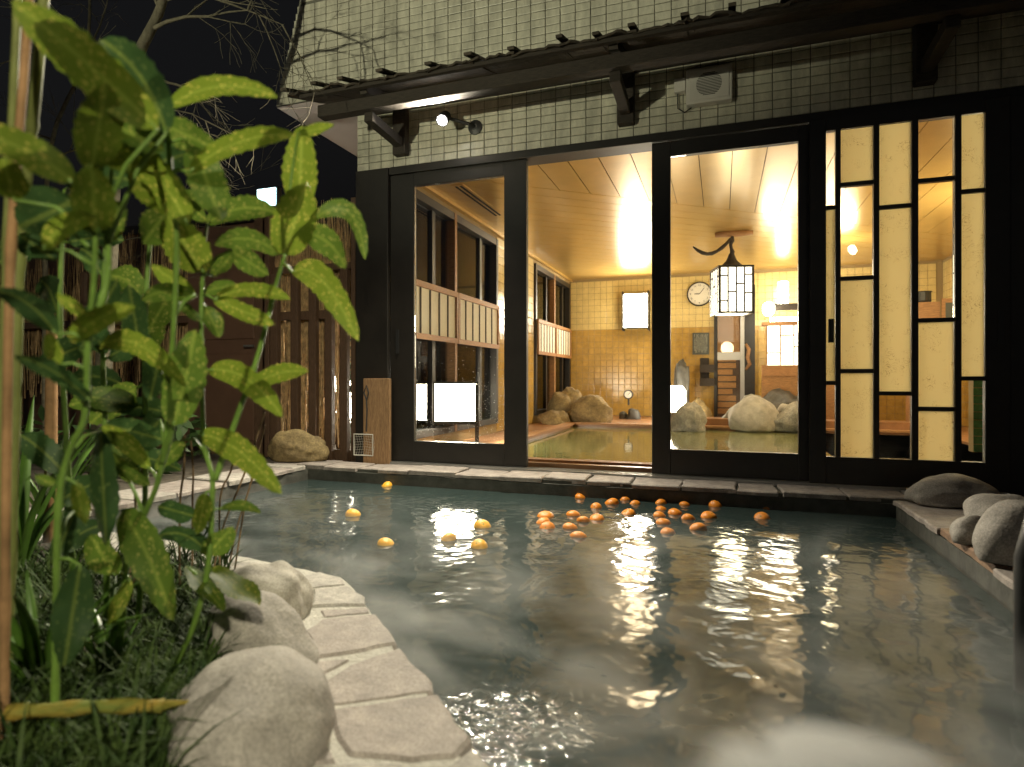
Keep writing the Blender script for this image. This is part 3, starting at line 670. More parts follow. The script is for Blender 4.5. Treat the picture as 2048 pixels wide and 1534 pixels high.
# indoor rocks
IR = [(1098, 1168, 772, 842, 8.6, 'rock_y', 31, 'tall tan boulder behind the others beside the indoor bath'),
      (1138, 1227, 790, 843, 8.25, 'rock_y', 32, 'large lit tan boulder in front beside the indoor bath'),
      (1077, 1140, 813, 844, 8.1, 'rock_y', 33, 'small low tan boulder next to the side window indoors'),
      (1238, 1256, 805, 824, 9.1, 'rock_d', 34, 'small dark rock left of the bath thermometer'),
      (1252, 1282, 799, 824, 9.0, 'rock_d', 35, 'jagged black and white rock under the bath thermometer'),
      (1340, 1412, 815, 867, 7.3, 'rock_g', 36, 'pale angular boulder standing in the indoor bath'),
      (1374, 1422, 791, 832, 8.95, 'rock_y', 37, 'angular tan rock under the two-pocket wall rack'),
      (1460, 1560, 797, 866, 7.25, 'boulder_b', 38, 'big smooth white boulder in the indoor rock cluster'),
      (1486, 1524, 788, 816, 7.9, 'rock_g', 39, 'small mottled rock perched behind the big white boulder'),
      (1500, 1640, 778, 842, 8.1, 'rock_d', 40, 'long dark rock at the back of the indoor cluster'),
      (1445, 1484, 806, 846, 7.7, 'rock_g', 41, 'shaded rounded rock left of the big white boulder'),
      (1550, 1640, 818, 872, 7.1, 'rock_g', 42, 'angular grey rock right of the big white boulder'),
      (1556, 1582, 808, 826, 7.4, 'boulder_b', 43, 'tiny pale rock wedged between the white and grey boulders')]
for a in IR:
    sm = a[5] == 'boulder_b'
    rock_px(a[0], a[1], a[2], a[3], a[4], M[a[5]], a[6], a[7], rough_=.10 if sm else .22, fine=.01 if sm else .07, sub=3 if a[1] - a[0] < 60 else 4, z=None if a[6] in (39, 43) else -.04)

# ------------------------------------------------------------------ lamps
def point(name, loc, energy, col, size, parent):
    l = bpy.data.lights.new(name, 'POINT'); l.energy = energy; l.color = col; l.shadow_soft_size = size
    o = bpy.data.objects.new(name, l); put(o, None); o.location = loc; return o
# floor lantern behind the left pane
c = P(912, 850, t=5.6); c.z = .22
lan = thing('floor_lantern', (c.x, c.y, -.004), 'square white glowing floor lantern behind the speckled glass panel', 'lantern')
hw = .19; zz0, zz1 = .22, .55
ro = Matrix.Rotation(R(22), 3, 'Z')
def rbox(c, hx, hy, z0, z1, dx=0, dy=0):
    m = MB(); vs = []
    for z in (z0, z1):
        for y in (-hy, hy):
            for x in (-hx, hx): q_ = ro @ Vector((x + dx, y + dy, 0)); vs.append((c.x + q_.x, c.y + q_.y, z))
    return m.add(vs, [(0, 2, 3, 1), (4, 5, 7, 6), (0, 1, 5, 4), (2, 6, 7, 3), (0, 4, 6, 2), (1, 3, 7, 5)])
rbox(c, hw, hw, zz0, zz1).build('lamp_shade', M['lamp_floor'], lan)
rbox(c, hw + .02, hw + .02, zz1 + .001, zz1 + .02).build('cap', M['bronze'], lan)
rbox(c, hw + .012, hw + .012, zz0 - .03, zz0 - .001).build('base_frame', M['bronze'], lan)
for sx in (-1, 1):
    for sy in (-1, 1): rbox(c, .017, .017, -.004, zz1, sx * (hw + .004), sy * (hw + .004)).build('post', M['bronze'], lan)
# wall lamp on the back wall
a, b = P(1244, 587, Y=IY1 - .16), P(1298, 656, Y=IY1 - .16)
wl = thing('wall_lamp', ((a.x + b.x) / 2, IY1 - .02, b.z), 'rectangular dark-framed wall lamp glowing on the tiled back wall', 'lamp')
B(a.x + .03, b.x - .03, IY1 - .17, IY1 - .012, b.z + .02, a.z - .02).build('lamp_shade', M['lamp_floor'], wl)
for x in (a.x, b.x - .025): B(x, x + .025, IY1 - .18, IY1 - .012, b.z - .03, a.z + .03).build('side_post', M['bronze'], wl)
for z in (b.z, a.z - .018): B(a.x + .026, b.x - .026, IY1 - .176, IY1 - .012, z, z + .018).build('cross_bar', M['bronze'], wl)
point('wall_lamp_light', ((a.x + b.x) / 2, IY1 - .35, (a.z + b.z) / 2), 20, LAMP, .12, wl)
# hanging lantern
c = P(1463, 583, t=6.75)
hl = thing('hanging_lantern', (c.x, c.y, c.z - .27), 'square lantern with mosaic paper panes hanging from driftwood and vine', 'lantern')
hw = .175; z0, z1 = c.z - .25, c.z + .25; ro = Matrix.Rotation(R(15), 3, 'Z')
body = rbox(c, hw, hw, z0, z1).build('lamp_shade', M['lamp_soft'], hl)
for k, (nx, ny) in enumerate(((0, -1), (-1, 0), (1, 0))):
    tx = Vector((1, 0, 0)) if nx == 0 else Vector((0, 1, 0)); n_ = Vector((nx, ny, 0)); n_ = ro @ n_; tx = ro @ tx
    def lb(s0, s1, za, zb, nm='muntin', wd=.015):
        p0 = Vector((c.x, c.y, 0)) + n_ * (hw + .003) + tx * s0; p1 = Vector((c.x, c.y, 0)) + n_ * (hw + .003) + tx * s1
        p0.z = za; p1.z = zb; MB().bar(p0, p1, wd, wd, up=n_).build(nm, M['bronze'], body)
    for s in (-.5, 0, .5): lb(s * hw, s * hw, z0, z1)
    for i in range(4):
        for zf in ((.25, .8), (.45,), (.62,), (.42, .82))[i]:
            lb((-1 + .5 * i) * hw, (-.5 + .5 * i) * hw, z0 + zf * .5, z0 + zf * .5)
    for z in (z0, z1): lb(-hw - .01, hw + .01, z, z, 'frame_bar', .022)
    for s in (-hw, hw): lb(s, s, z0, z1, 'frame_bar', .022)
MB().lathe((c.x, c.y, z1 + .01), [(.13, 0), (.11, .03), (.06, .08), (.035, .14), (.03, .16)], 12).build('finial', M['timber'], hl, smooth=True)
top = IZ - .02
MB().tube([(c.x + .01 * math.sin(i * 1.7), c.y, z1 + .15 + (top - z1 - .15) * i / 6) for i in range(7)], [.022 + .006 * math.sin(i * 2) for i in range(7)], 7).build('vine_stem', M['timber'], hl, smooth=True)
d0, d1 = P(1430, 477, Z=IZ - .03), P(1506, 466, Z=IZ - .03); d0.y = d1.y = c.y
MB().tube([d0, d0.lerp(d1, .3) + Vector((0, 0, .005)), d0.lerp(d1, .7), d1], [.025, .038, .036, .022], 8).build('driftwood', M['wood_h'], hl, smooth=True)
pv = [P(1462 - 76 * k / 8, 478 + 30 * math.sin(k / 8 * 2.6) , t=6.75) for k in range(9)]
MB().tube(pv, [.022, .02, .024, .02, .024, .02, .022, .018, .008], 6).build('vine', M['timber'], hl, smooth=True)
point('hanging_lantern_light', (c.x, c.y - .1, z0 - .12), 22, LAMP, .12, hl)
# small lamp beside the standing dark stone
c = P(1352, 812, t=8.45)
bl = thing('bath_lamp', (c.x, c.y, 0), 'small white lamp glowing low beside the dark standing stone', 'lamp')
MB().lathe((c.x, c.y, -.004), [(.09, 0), (.09, .12), (.10, .14)], 14).build('base', M['rock_d'], bl)
MB().lathe((c.x, c.y, .137), [(.09, 0), (.13, .06), (.13, .30), (.08, .36)], 16).build('lamp_shade', M['lamp_big'], bl, smooth=True)
rock('standing_stone', P(1364, 826, t=8.9).xy.to_3d() + Vector((0, 0, -.006)), (.105, .08, .60), M['rock_d'], 51, 'dark upright stone slab beside the low bath lamp', rough_=.14, rot=TH, flat=.3, fine=.08, boxy=.75)
# right hand lit partition with sconce
py_ = 5.2
a, b = P(1533, 652, Y=py_), P(1690, 728, Y=py_)
pt = thing('lit_partition', ((a.x + b.x) / 2, py_, -.004), 'wooden partition with glowing paper window and lamp shelf', 'partition')
B(a.x - .06, b.x, py_, py_ + .06, -.004, b.z - .16).build('wood_base', M['wood'], pt)
B(a.x - .06, b.x, py_ - .02, py_ + .07, b.z - .159, b.z - .01).build('sill_board', M['wood_h'], pt)
B(a.x, b.x, py_ + .01, py_ + .05, b.z - .009, a.z).build('lit_window', M['lamp_soft'], pt)
for i in range(5):
    x = a.x + (i + .0) * .17 + .005; B(x - .008, x + .008, py_ - .001, py_ + .008, b.z - .008, a.z).build('muntin', M['wood'], pt)
    zc = b.z + (a.z - b.z) * (.3, .75, .45, .8, .35)[i]; B(x + .006, x + .164, py_, py_ + .007, zc - .008, zc + .008).build('muntin', M['wood'], pt)
B(a.x - .06, b.x, py_ - .10, py_ + .07, a.z + .001, a.z + .05).build('shelf', M['wood_h'], pt)
B(a.x - .06, b.x, py_ - .02, py_ + .05, a.z + .21, a.z + .30).build('head_board', M['timber'], pt)
B(a.x + .04, b.x, py_ - .05, py_ + .0, a.z + .055, a.z + .11).build('strip_lamp', M['lamp_big'], pt)
c = P(1537, 618, Y=py_ - .15)
sc1 = thing('wall_sconce', (c.x, c.y, c.z - .1), 'small round sconce glowing above the lit paper window', 'lamp')
MB().lathe((c.x, c.y, c.z - .09), [(.04, 0), (.075, .05), (.075, .14), (.03, .18)], 14).build('lamp_shade', M['lamp_hot'], sc1, smooth=True)
B(c.x - .02, c.x + .02, c.y + .06, py_ + .02, c.z - .1, c.z - .075).build('bracket', M['bronze'], sc1)
c = P(1566, 590, Y=5.7)
sc2 = thing('cylinder_lamp', (c.x, c.y, c.z - .2), 'white upright cylinder lamp high on the wall behind the partition', 'lamp')
MB().lathe((c.x, c.y, c.z - .17), [(.06, 0), (.07, .02), (.07, .34), (.06, .36)], 14).build('lamp_shade', M['lamp_big'], sc2, smooth=True)
MB().box(c.x - .03, c.x + .03, c.y + .066, IY1 - .001, c.z - .03, c.z + .03).build('bracket', M['bronze'], sc2)
point('partition_light', (1.35, 4.2, 1.95), 26, LAMP, .15, sc1)
# unseen lamp on the right wall, lights the lattice door's paper panes from behind
c = Vector((2.55, 2.4, 1.62))
sc3 = thing('side_wall_lamp', (c.x, c.y, c.z - .2), 'boxy white lamp on the right wall, unseen behind the lattice door', 'lamp')
B(c.x + .1, IX1 - .012, c.y - .18, c.y + .18, c.z - .16, c.z + .16).build('lamp_shade', M['lamp_big'], sc3)
for y in (c.y - .2, c.y + .18): B(c.x + .08, IX1 - .012, y, y + .02, c.z - .2, c.z + .2).build('side_post', M['bronze'], sc3)
point('side_wall_lamp_light', (c.x - .25, c.y, c.z), 95, LAMP, .15, sc3)
# eave spotlight
c = P(884, 241, Y=-.20); wallp = Vector((c.x + .16, -.01, c.z + .005))
aim = (Vector((-1.6, -2.7, .2)) - c).normalized()
spt = thing('eave_spotlight', wallp, 'black cylindrical spotlight shining under the bark eave', 'spotlight')
MB().lathe(wallp + Vector((0, .009, 0)), [(.05, 0), (.05, .02), (.02, .03)], 14, axis=(0, -1, 0)).build('mount', M['black'], spt, smooth=False)
MB().tube([wallp + Vector((0, -.01, 0)), wallp + Vector((-.02, -.07, .0)), c - aim * .07], .011, 8).build('arm', M['black'], spt)
MB().lathe(c - aim * .10, [(.03, 0), (.036, .01), (.038, .09), (.040, .10), (.034, .10)], 16, axis=aim).build('body', M['black'], spt)
MB().lathe(c + aim * .0005, [(.031, 0), (.026, .008), (.012, .012)], 16, axis=aim).build('lens', M['spotlens'], spt, smooth=True)
sl = bpy.data.lights.new('eave_spotlight_light', 'SPOT'); sl.energy = 640; sl.spot_size = R(140); sl.spot_blend = .7; sl.color = (1, .91, .70); sl.shadow_soft_size = .035
so = bpy.data.objects.new('eave_spotlight_light', sl); COL.objects.link(so); so.location = c + aim * .03; so.rotation_euler = aim.to_track_quat('-Z', 'Y').to_euler()
# garden floodlight on a post across the garden: it lights the upper wall and throws the tree's shadow on it
gp = Vector((-3.6, -7.2, -.03))
gl = thing('garden_floodlight', gp, 'garden floodlight on a short black post at the far end of the pool', 'lamp')
MB().lathe(gp, [(.07, 0), (.07, .02), (.025, .03), (.025, .78)], 12).build('post', M['black'], gl)
gc = gp + Vector((0, 0, .9)); ga = (Vector((-1.6, 0, 4.45)) - gc).normalized()
MB().lathe(gc - ga * .12, [(.05, 0), (.07, .02), (.09, .14), (.10, .15), (.085, .15), (.08, .12)], 18, axis=ga).build('head', M['black'], gl)
MB().lathe(gc - ga * .005, [(.078, 0), (.07, .01)], 18, axis=ga).build('lens', M['lamp_big'], gl)
l2 = bpy.data.lights.new('garden_floodlight_light', 'SPOT'); l2.energy = 1150; l2.spot_size = R(46); l2.spot_blend = .8; l2.color = (1, .99, .70); l2.shadow_soft_size = .05
o2 = bpy.data.objects.new('garden_floodlight_light', l2); COL.objects.link(o2); o2.location = gc + ga * .06; o2.rotation_euler = ga.to_track_quat('-Z', 'Y').to_euler()

# poolside lamp on a tall post behind the viewer, turned to the planting bed
pp = Vector((1.75, -5.9, -.03))
pl2 = thing('poolside_lamp', pp, 'black lamp on a tall post at the near corner of the pool', 'lamp')
MB().lathe(pp, [(.09, 0), (.09, .02), (.03, .04), (.03, 2.35)], 12).build('post', M['black'], pl2)
pc_ = pp + Vector((0, 0, 2.45)); pa_ = (Vector((-2.1, -2.1, .35)) - pc_).normalized()
MB().lathe(pc_ - pa_ * .12, [(.05, 0), (.07, .02), (.09, .14), (.10, .15), (.085, .15), (.08, .12)], 18, axis=pa_).build('head', M['black'], pl2)
MB().lathe(pc_ - pa_ * .005, [(.078, 0), (.07, .01)], 18, axis=pa_).build('lens', M['lamp_big'], pl2)
l3 = bpy.data.lights.new('poolside_lamp_light', 'SPOT'); l3.energy = 680; l3.spot_size = R(46); l3.spot_blend = .8; l3.color = (1, .92, .66); l3.shadow_soft_size = .08
o3 = bpy.data.objects.new('poolside_lamp_light', l3); COL.objects.link(o3); o3.location = pc_ + pa_ * .06; o3.rotation_euler = pa_.to_track_quat('-Z', 'Y').to_euler()

# ------------------------------------------------------------------ fittings indoors
# clock
c = P(1399, 588, Y=IY1 - .03)
ck = thing('wall_clock', c, 'round white-faced clock with dark rim on the back wall', 'clock')
ax = (0, -1, 0); cb = Vector((c.x, IY1 - .009, c.z))
MB().lathe(cb, [(.19, 0), (.19, .045), (.172, .05), (.17, .03)], 32, axis=ax).build('rim', M['timber'], ck)
MB().lathe(cb, [(.171, .028), (.171, .0315)], 32, axis=ax).build('face', M['ivory'], ck)
nm = MB()
def text_mesh(s, size, loc, m, name, parent, rot=(math.pi / 2, 0, 0)):
    cu = bpy.data.curves.new('t', 'FONT'); cu.body = s; cu.size = size; cu.align_x = 'CENTER'; cu.align_y = 'CENTER'
    o = bpy.data.objects.new('t', cu); me = bpy.data.meshes.new_from_object(o); bpy.data.objects.remove(o)
    me.materials.append(m); me.transform(Matrix.Translation(loc) @ Matrix.Rotation(rot[0], 4, 'X')); ob = bpy.data.objects.new(name, me); put(ob, parent); return ob
for h_ in range(1, 13):
    an = R(90 - 30 * h_); text_mesh(str(h_), .042, Vector((cb.x + math.cos(an) * .135, IY1 - .042, cb.z + math.sin(an) * .135)), M['black'], 'numeral', ck)
for an, ln, wd in ((R(178), .075, .012), (R(52), .115, .008)):
    MB().bar((cb.x, IY1 - .044, cb.z), (cb.x + math.cos(an) * ln, IY1 - .044, cb.z + math.sin(an) * ln), .003, wd, up=(0, 0, 1) if abs(math.sin(an)) < .9 else (1, 0, 0)).build('clock_hand', M['black'], ck)
# notice board with columns of writing
a, b = P(1385, 666, Y=IY1 - .02), P(1418, 709, Y=IY1 - .02)
nb = thing('notice_board', ((a.x + b.x) / 2, IY1 - .012, b.z), 'dark slate notice with columns of pale vertical writing', 'sign')
B(a.x, b.x, IY1 - .03, IY1 - .0085, b.z, a.z).build('board', M['sign'], nb)
wt = MB(); rr = random.Random(4); ncol = 13
for i in range(ncol):
    x = b.x - .03 - (b.x - a.x - .06) * i / (ncol - 1); z = a.z - .025 - (.05 if i % 4 == 3 else 0)
    while z > b.z + (.03 if i % 3 else .07):
        hh = .011
        for k in range(rr.randint(2, 4)):
            if rr.random() < .5: wt.box(x - .006, x + .006, IY1 - .0325, IY1 - .0305, z - rr.random() * hh - .0015, z - hh * .5)
            else: xx = x + rr.uniform(-.005, .005); wt.box(xx - .001, xx + .001, IY1 - .0325, IY1 - .0305, z - hh, z)
        z -= .016
wt.build('writing', M['chalk'], nb)
# two-pocket rack
a, b = P(1400, 716, Y=IY1 - .02), P(1418, 772, Y=IY1 - .02)
rk = thing('wall_rack', (a.x + .07, IY1 - .012, b.z), 'dark wall rack with two open pockets below the notice', 'rack')
B(a.x, b.x, IY1 - .03, IY1 - .0085, b.z + .02, a.z).build('back_plate', M['timber'], rk, bevel=.01)
for v in (745, 772):
    z = P(1410, v, Y=IY1 - .1).z; p = B(a.x, b.x + .08, IY1 - .15, IY1 - .135, z, z + .12).build('pocket', M['timber'], rk)
    B(a.x, a.x + .012, IY1 - .134, IY1 - .031, z, z + .12).build('pocket_side', M['timber'], p); B(b.x + .068, b.x + .08, IY1 - .134, IY1 - .031, z, z + .12).build('pocket_side', M['timber'], p)
    B(a.x + .0125, b.x + .0675, IY1 - .134, IY1 - .031, z, z + .012).build('pocket_floor', M['timber'], p)
# sauna door
a, b = P(1428, 560, Y=IY1 - .05), P(1489, 832, Y=IY1 - .05); e = P(1510, 832, Y=IY1 - .05)
sd_ = thing('sauna_door', ((a.x + b.x) / 2, IY1 - .05, -.004), 'glass sauna door with grey cross rail and curved wooden handle', 'door')
dz1 = 1.92
B(a.x, a.x + .05, IY1 - .06, IY1 - .010, -.003, dz1).build('frame_post', M['bronze'], sd_)
B(b.x - .06, b.x, IY1 - .06, IY1 - .010, -.003, dz1).build('frame_post', M['alu'], sd_)
B(b.x + .001, e.x, IY1 - .07, IY1 - .010, -.003, dz1 + .1).build('frame_post', M['bronze'], sd_)
zr = P(1460, 712, Y=IY1 - .05).z; B(a.x + .051, b.x - .061, IY1 - .055, IY1 - .02, zr - .06, zr + .06).build('cross_rail', M['alu'], sd_)
B(a.x + .051, b.x - .061, IY1 - .045, IY1 - .040, .05, dz1).build('pane', M['glass'], sd_)
B(a.x + .051, b.x - .061, IY1 - .02, IY1 - .0095, 1.0, dz1).build('timber_lining', M['wood_lit'], sd_); B(a.x + .051, b.x - .061, IY1 - .02, IY1 - .0095, .0, .999).build('timber_lining', M['slat'], sd_)  # lower lining coloured dark as painted shade in the bench slat gaps
for k in range(9): B(a.x + .055, b.x - .12 - (.05 if k % 3 == 0 else 0), IY1 - .036, IY1 - .021, .06 + k * .1, .138 + k * .1).build('bench_slat', M['wood_lit'], sd_)
hx = b.x + .02; hz = P(1495, 715, Y=IY1 - .1).z
MB().tube([(hx, IY1 - .07, hz + .2), (hx + .04, IY1 - .13, hz + .12), (hx + .02, IY1 - .13, hz), (hx + .05, IY1 - .13, hz - .1), (hx, IY1 - .07, hz - .18)], [.02, .028, .026, .028, .02], 8).build('handle', M['wood'], sd_, smooth=True)
# thermometer
c = P(1257, 789, t=9.05)
tm = thing('bath_thermometer', (c.x, c.y, c.z - .12), 'small round dial thermometer with black rim on the rock', 'thermometer')
MB().lathe(c, [(.07, 0), (.07, .03), (.055, .035)], 20, axis=(0, -1, 0)).build('case', M['black'], tm); MB().lathe(c, [(.054, .036), (.054, .038)], 20, axis=(0, -1, 0)).build('face', M['ivory'], tm)
MB().tube([c + Vector((0, .01, -.07)), c + Vector((0, .01, -.16))], .014, 8).build('stem', M['black'], tm)
MB().bar(c + Vector((0, -.04, 0)), c + Vector((.03, -.04, .03)), .003, .006).build('needle', M['black'], tm)
# cabinet and green-tiled wash wall behind the lattice door
a = P(1836, 640, Y=4.4); b = P(1905, 597, Y=4.4)
cab = thing('wash_cabinet', ((a.x + b.x) / 2, 4.4, -.004), 'wooden cabinet with blue-grey door panel seen through a clear lattice pane', 'cabinet')
B(a.x - .05, b.x - .12, 4.4, 4.7, -.003, b.z - .03).build('carcass', M['wood'], cab); B(b.x - .115, b.x + .06, 4.36, 4.38, .6, b.z).build('door_leaf', M['wood'], cab); B(b.x - .08, b.x + .03, 4.355, 4.3595, .65, b.z - .05).build('door_panel', M['sign'], cab)
MB().lathe((a.x + .06, 4.5, b.z - .029), [(.09, 0), (.1, .02), (.1, .12), (.11, .13)], 14).build('pot', M['black'], cab)
gw = B(1.95, 2.35, 2.1, 2.2, -.004, .62).build('wash_wall', M['grout_in']); tag(gw, 'low green-tiled wash wall behind the lattice door', 'wall')
cells = [((1.95 + .033 + i * .066, 2.1, .03 + j * .066), 0, .061, .061, M['green_tile']) for i in range(6) for j in range(9)]
tiles(gw, cells, .006, 80)
hr = thing('indoor_handrail', (1.3, 1.6, -.004), 'thin metal handrail slanting over the indoor bath edge', 'handrail')
MB().tube([(1.25, 1.0, .22), (1.9, 2.4, .30)], .016, 8).build('rail', M['alu'], hr); MB().tube([(1.27, 1.05, -.1), (1.27, 1.05, .22)], .014, 8).build('post', M['alu'], hr); MB().tube([(1.88, 2.35, -.05), (1.88, 2.35, .30)], .014, 8).build('post', M['alu'], hr)

# ------------------------------------------------------------------ fittings on the facade
a, b = P(1372, 139, Y=-.07), P(1465, 206, Y=-.07)
zt, zb = P(1418, 133, Y=-.07).z, P(1418, 204, Y=-.07).z
vg = thing('speaker_box', ((a.x + b.x) / 2, -.012, zb), 'white square outdoor speaker box with round slotted grille under the eave', 'speaker box')
B(a.x, b.x, -.075, -.0105, zb, zt).build('housing', M['white'], vg, bevel=.008)
B(a.x + .018, b.x - .018, -.081, -.0755, zb + .018, zt - .018).build('face_plate', M['white'], vg, bevel=.003)
cm = Vector(((a.x + b.x) / 2, -.082, (zt + zb) / 2)); rg = .072
for k in range(-7, 8):
    z = k * rg / 8; hw = math.sqrt(rg * rg - z * z); B(cm.x - hw, cm.x + hw, -.0835, -.0815, cm.z + z - .0018, cm.z + z + .0018).build('grille_slot', M['black'], vg)
B(a.x - .07, a.x - .004, -.055, -.0105, (zt + zb) / 2 - .01, (zt + zb) / 2 + .07).build('junction_box', M['white'], vg, bevel=.004)
MB().tube([(a.x - .05, -.03, cm.z - .01), (a.x - .05, -.03, cm.z - .10), (a.x - .01, -.03, cm.z - .13), (a.x + .03, -.03, zb - .002)], .004, 6).build('cable', M['black'], vg)

# ------------------------------------------------------------------ left: slatted screen, door, brushwood fence
SY_ = .10
sc = thing('slatted_screen', (fx(628, SY_), SY_, -.03), 'dark slatted timber screen with brushwood behind it', 'screen')
x0, x1 = fx(533, SY_), fx(722, SY_)
for u in (556, 596, 632, 664, 694): x = fx(u, SY_); B(x - .032, x + .032, SY_ - .05, SY_ - .005, -.02, 1.42 if u != 900 else 1.4).build('slat', M['slat'], sc, bevel=.003)
for u in (540, 716): x = fx(u, SY_); B(x - .03, x + .03, SY_ - .05, SY_ + .02, -.02, 1.95).build('post', M['slat'], sc, bevel=.003)
for z in (1.43, 1.06): B(x0 + .04, x1 - .05, SY_ - .004, SY_ + .03, z, z + (.05 if z > 1.2 else .065)).build('rail', M['slat'], sc)
B(x0 + .04, x1 - .05, SY_ - .01, SY_ + .03, -.02, .06).build('sill', M['slat'], sc)
tw = MB(); rt = random.Random(5)
for i in range(900):
    x = rt.uniform(x0 + .02, x1 - .06); y = SY_ + rt.uniform(.05, .14); z0 = rt.uniform(.05, 1.3); z1 = z0 + rt.uniform(.3, .9); z1 = min(z1, 2.0)
    if x > fx(660, SY_) and z0 < 1.0: z0 = 1.0 + rt.uniform(0, .3); z1 = max(z1, z0 + .3)
    pts = [(x + rt.uniform(-.02, .02), y, z0), (x, y + .01, (z0 + z1) / 2), (x + rt.uniform(-.035, .035), y, z1)]
    tw.tube(pts, [.005, .004, .002], 3, False)
tag(tw.build('brushwood', M['bush'], sc), kind='stuff')
for u in (575, 612, 650): x = fx(u, SY_); MB().lathe((x, SY_ + .19, -.03), [(.028, 0), (.028, .55), (.031, .555), (.028, .56), (.028, .95)], 10).build('bamboo_post', M['cane_b'], sc, smooth=True)
# brown door left of the screen
dx0, dx1 = fx(372, .08), fx(524, .08)
bd = thing('garden_door', ((dx0 + dx1) / 2, .08, -.03), 'brown panelled garden door with lever handle left of the screen', 'door')
B(dx0, dx1, .10, .13, -.02, 1.85).build('leaf', M['door_b'], bd); B(dx0 + .10, dx1 - .09, .085, .099, .10, .80).build('panel', M['door_b'], bd, bevel=.006); B(dx0 + .10, dx1 - .09, .085, .099, .92, 1.75).build('panel', M['door_b'], bd, bevel=.006)
B(dx1 - .05, dx1 + .05, .05, .15, -.02, 1.95).build('jamb', M['slat'], bd)
hx = fx(506, .05); MB().tube([(hx, .099, .86), (hx, .05, .86), (hx - .09, .05, .86)], .009, 8).build('handle', M['alu'], bd); B(hx - .018, hx + .018, .094, .0985, .89, .98).build('lock_plate', M['alu'], bd)
# dark garden wall + brushwood fence further left
gf = thing('garden_wall', (-5, .6, -.03), 'dark boarded wall behind the brushwood at the back of the garden', 'wall')
x = -9.0
while x < -3.47: B(x, min(x + .148, -3.47), .55, .58, -.02, 2.0 + .0).build('board', M['slat'], gf); x += .15
B(-9, -2.53, .52, .60, 2.001, 2.08).build('cap_rail', M['bronze'], gf)
rf2 = thing('rear_fence', (-3.6, 2.4, -.03), 'low reddish board fence seen behind the slatted screen', 'fence'); x = -5.0
while x < -2.56: B(x, min(x + .118, -2.56), 2.4, 2.43, -.02, 1.42).build('board', M['plank'], rf2); x += .12
B(-5.0, -2.56, 2.37, 2.46, 1.421, 1.47).build('cap_rail', M['slat'], rf2)
bf = thing('brushwood_fence', (-5.2, .2, -.03), 'brushwood twig fence tied to dark posts behind the leaves', 'fence')
tw = MB()
for i in range(900):
    x = rt.uniform(-7.5, -3.95); y = .28 + rt.uniform(-.05, .06); z0 = rt.uniform(.4, 1.2); z1 = z0 + rt.uniform(.4, 1.0)
    tw.tube([(x, y, z0), (x + rt.uniform(-.03, .03), y, (z0 + z1) / 2), (x + rt.uniform(-.07, .07), y, min(z1, 1.95))], [.006, .005, .002], 3, False)
tag(tw.build('twigs', M['bush'], bf), kind='stuff')
for x in (-7.4, -6.5, -5.6, -4.7, -3.98): MB().lathe((x, .2, -.03), [(.035, 0), (.035, 1.6), (.03, 1.62)], 8).build('post', M['slat'], bf)
B(-7.5, -3.95, .17, .2, 1.08, 1.14).build('rail', M['slat'], bf)
# lit sign box
a, b = P(515, 378, Y=.45), P(556, 413, Y=.45)
ls = thing('light_box', ((a.x + b.x) / 2, .45, b.z), 'small cyan-white lit sign box high on the dark garden wall', 'sign')
B(a.x, b.x, .44, .50, b.z, a.z).build('housing', M['black'], ls); B(a.x + .012, b.x - .012, .432, .4395, b.z + .01, a.z - .012).build('lit_face', M['cool'], ls)
# garden lantern beyond the screen
c = P(676, 830, Y=1.15)
go = thing('garden_lantern', (c.x, c.y, -.03), 'white garden lantern glowing behind the slatted screen', 'lantern')
B(c.x - .13, c.x + .13, c.y - .08, c.y + .08, .18, .62).build('lamp_shade', M['lamp_big'], go); B(c.x - .15, c.x + .15, c.y - .1, c.y + .1, .621, .65).build('cap', M['bronze'], go); B(c.x - .15, c.x + .15, c.y - .1, c.y + .1, -.02, .179).build('base', M['rock_d'], go)
# board with dip net
a, b = fx(729, -.045), fx(781, -.045)
bdn = B(a, b, -.062, -.032, -.01, P(755, 757, Y=-.045).z).build('plank_board', M['plank'], bevel=.003); tag(bdn, 'short upright wooden plank leaning on the corner post', 'plank')
nx_ = fx(732, -.08)
dn_ = thing('dip_net', (nx_, -.08, .02), 'small square dip net hanging on the plank by its looped handle', 'net')
MB().tube([(nx_, -.075, .22), (nx_ + .005, -.075, .38), (nx_, -.075, .45), (nx_ - .02, -.075, .50), (nx_, -.075, .55), (nx_ + .018, -.075, .50), (nx_ + .002, -.075, .44)], .005, 6).build('handle', M['black'], dn_)
fx0, fx1, fz0, fz1 = nx_ - .10, nx_ + .055, .05, .20
MB().tube([(fx0, -.08, fz0), (fx1, -.08, fz0), (fx1, -.08, fz1), (fx0, -.08, fz1), (fx0, -.08, fz0)], .005, 6).build('frame', M['net'], dn_)
ms = MB()
for k in range(9):
    x = fx0 + (fx1 - fx0) * k / 8; z = fz0 + (fz1 - fz0) * k / 8
    ms.tube([(x, -.08, fz0), (x + .004, -.06, (fz0 + fz1) / 2), (x, -.08, fz1)], .0011, 3, False); ms.tube([(fx0, -.08, z), ((fx0 + fx1) / 2, -.06, z + .004), (fx1, -.08, z)], .0011, 3, False)
ms.build('mesh', M['net'], dn_)
# near right handrail post
p = P(2052, 1100, t=1.35)
hp = thing('handrail', (p.x, p.y, -.6), 'dark blurred upright rail post at the right edge of the pool', 'handrail')
MB().tube([(p.x, p.y, -.6), (p.x, p.y, .2), (p.x + .02, p.y, .32), (p.x + .4, p.y + .1, .36)], .022, 10).build('rail', M['black'], hp, smooth=True)

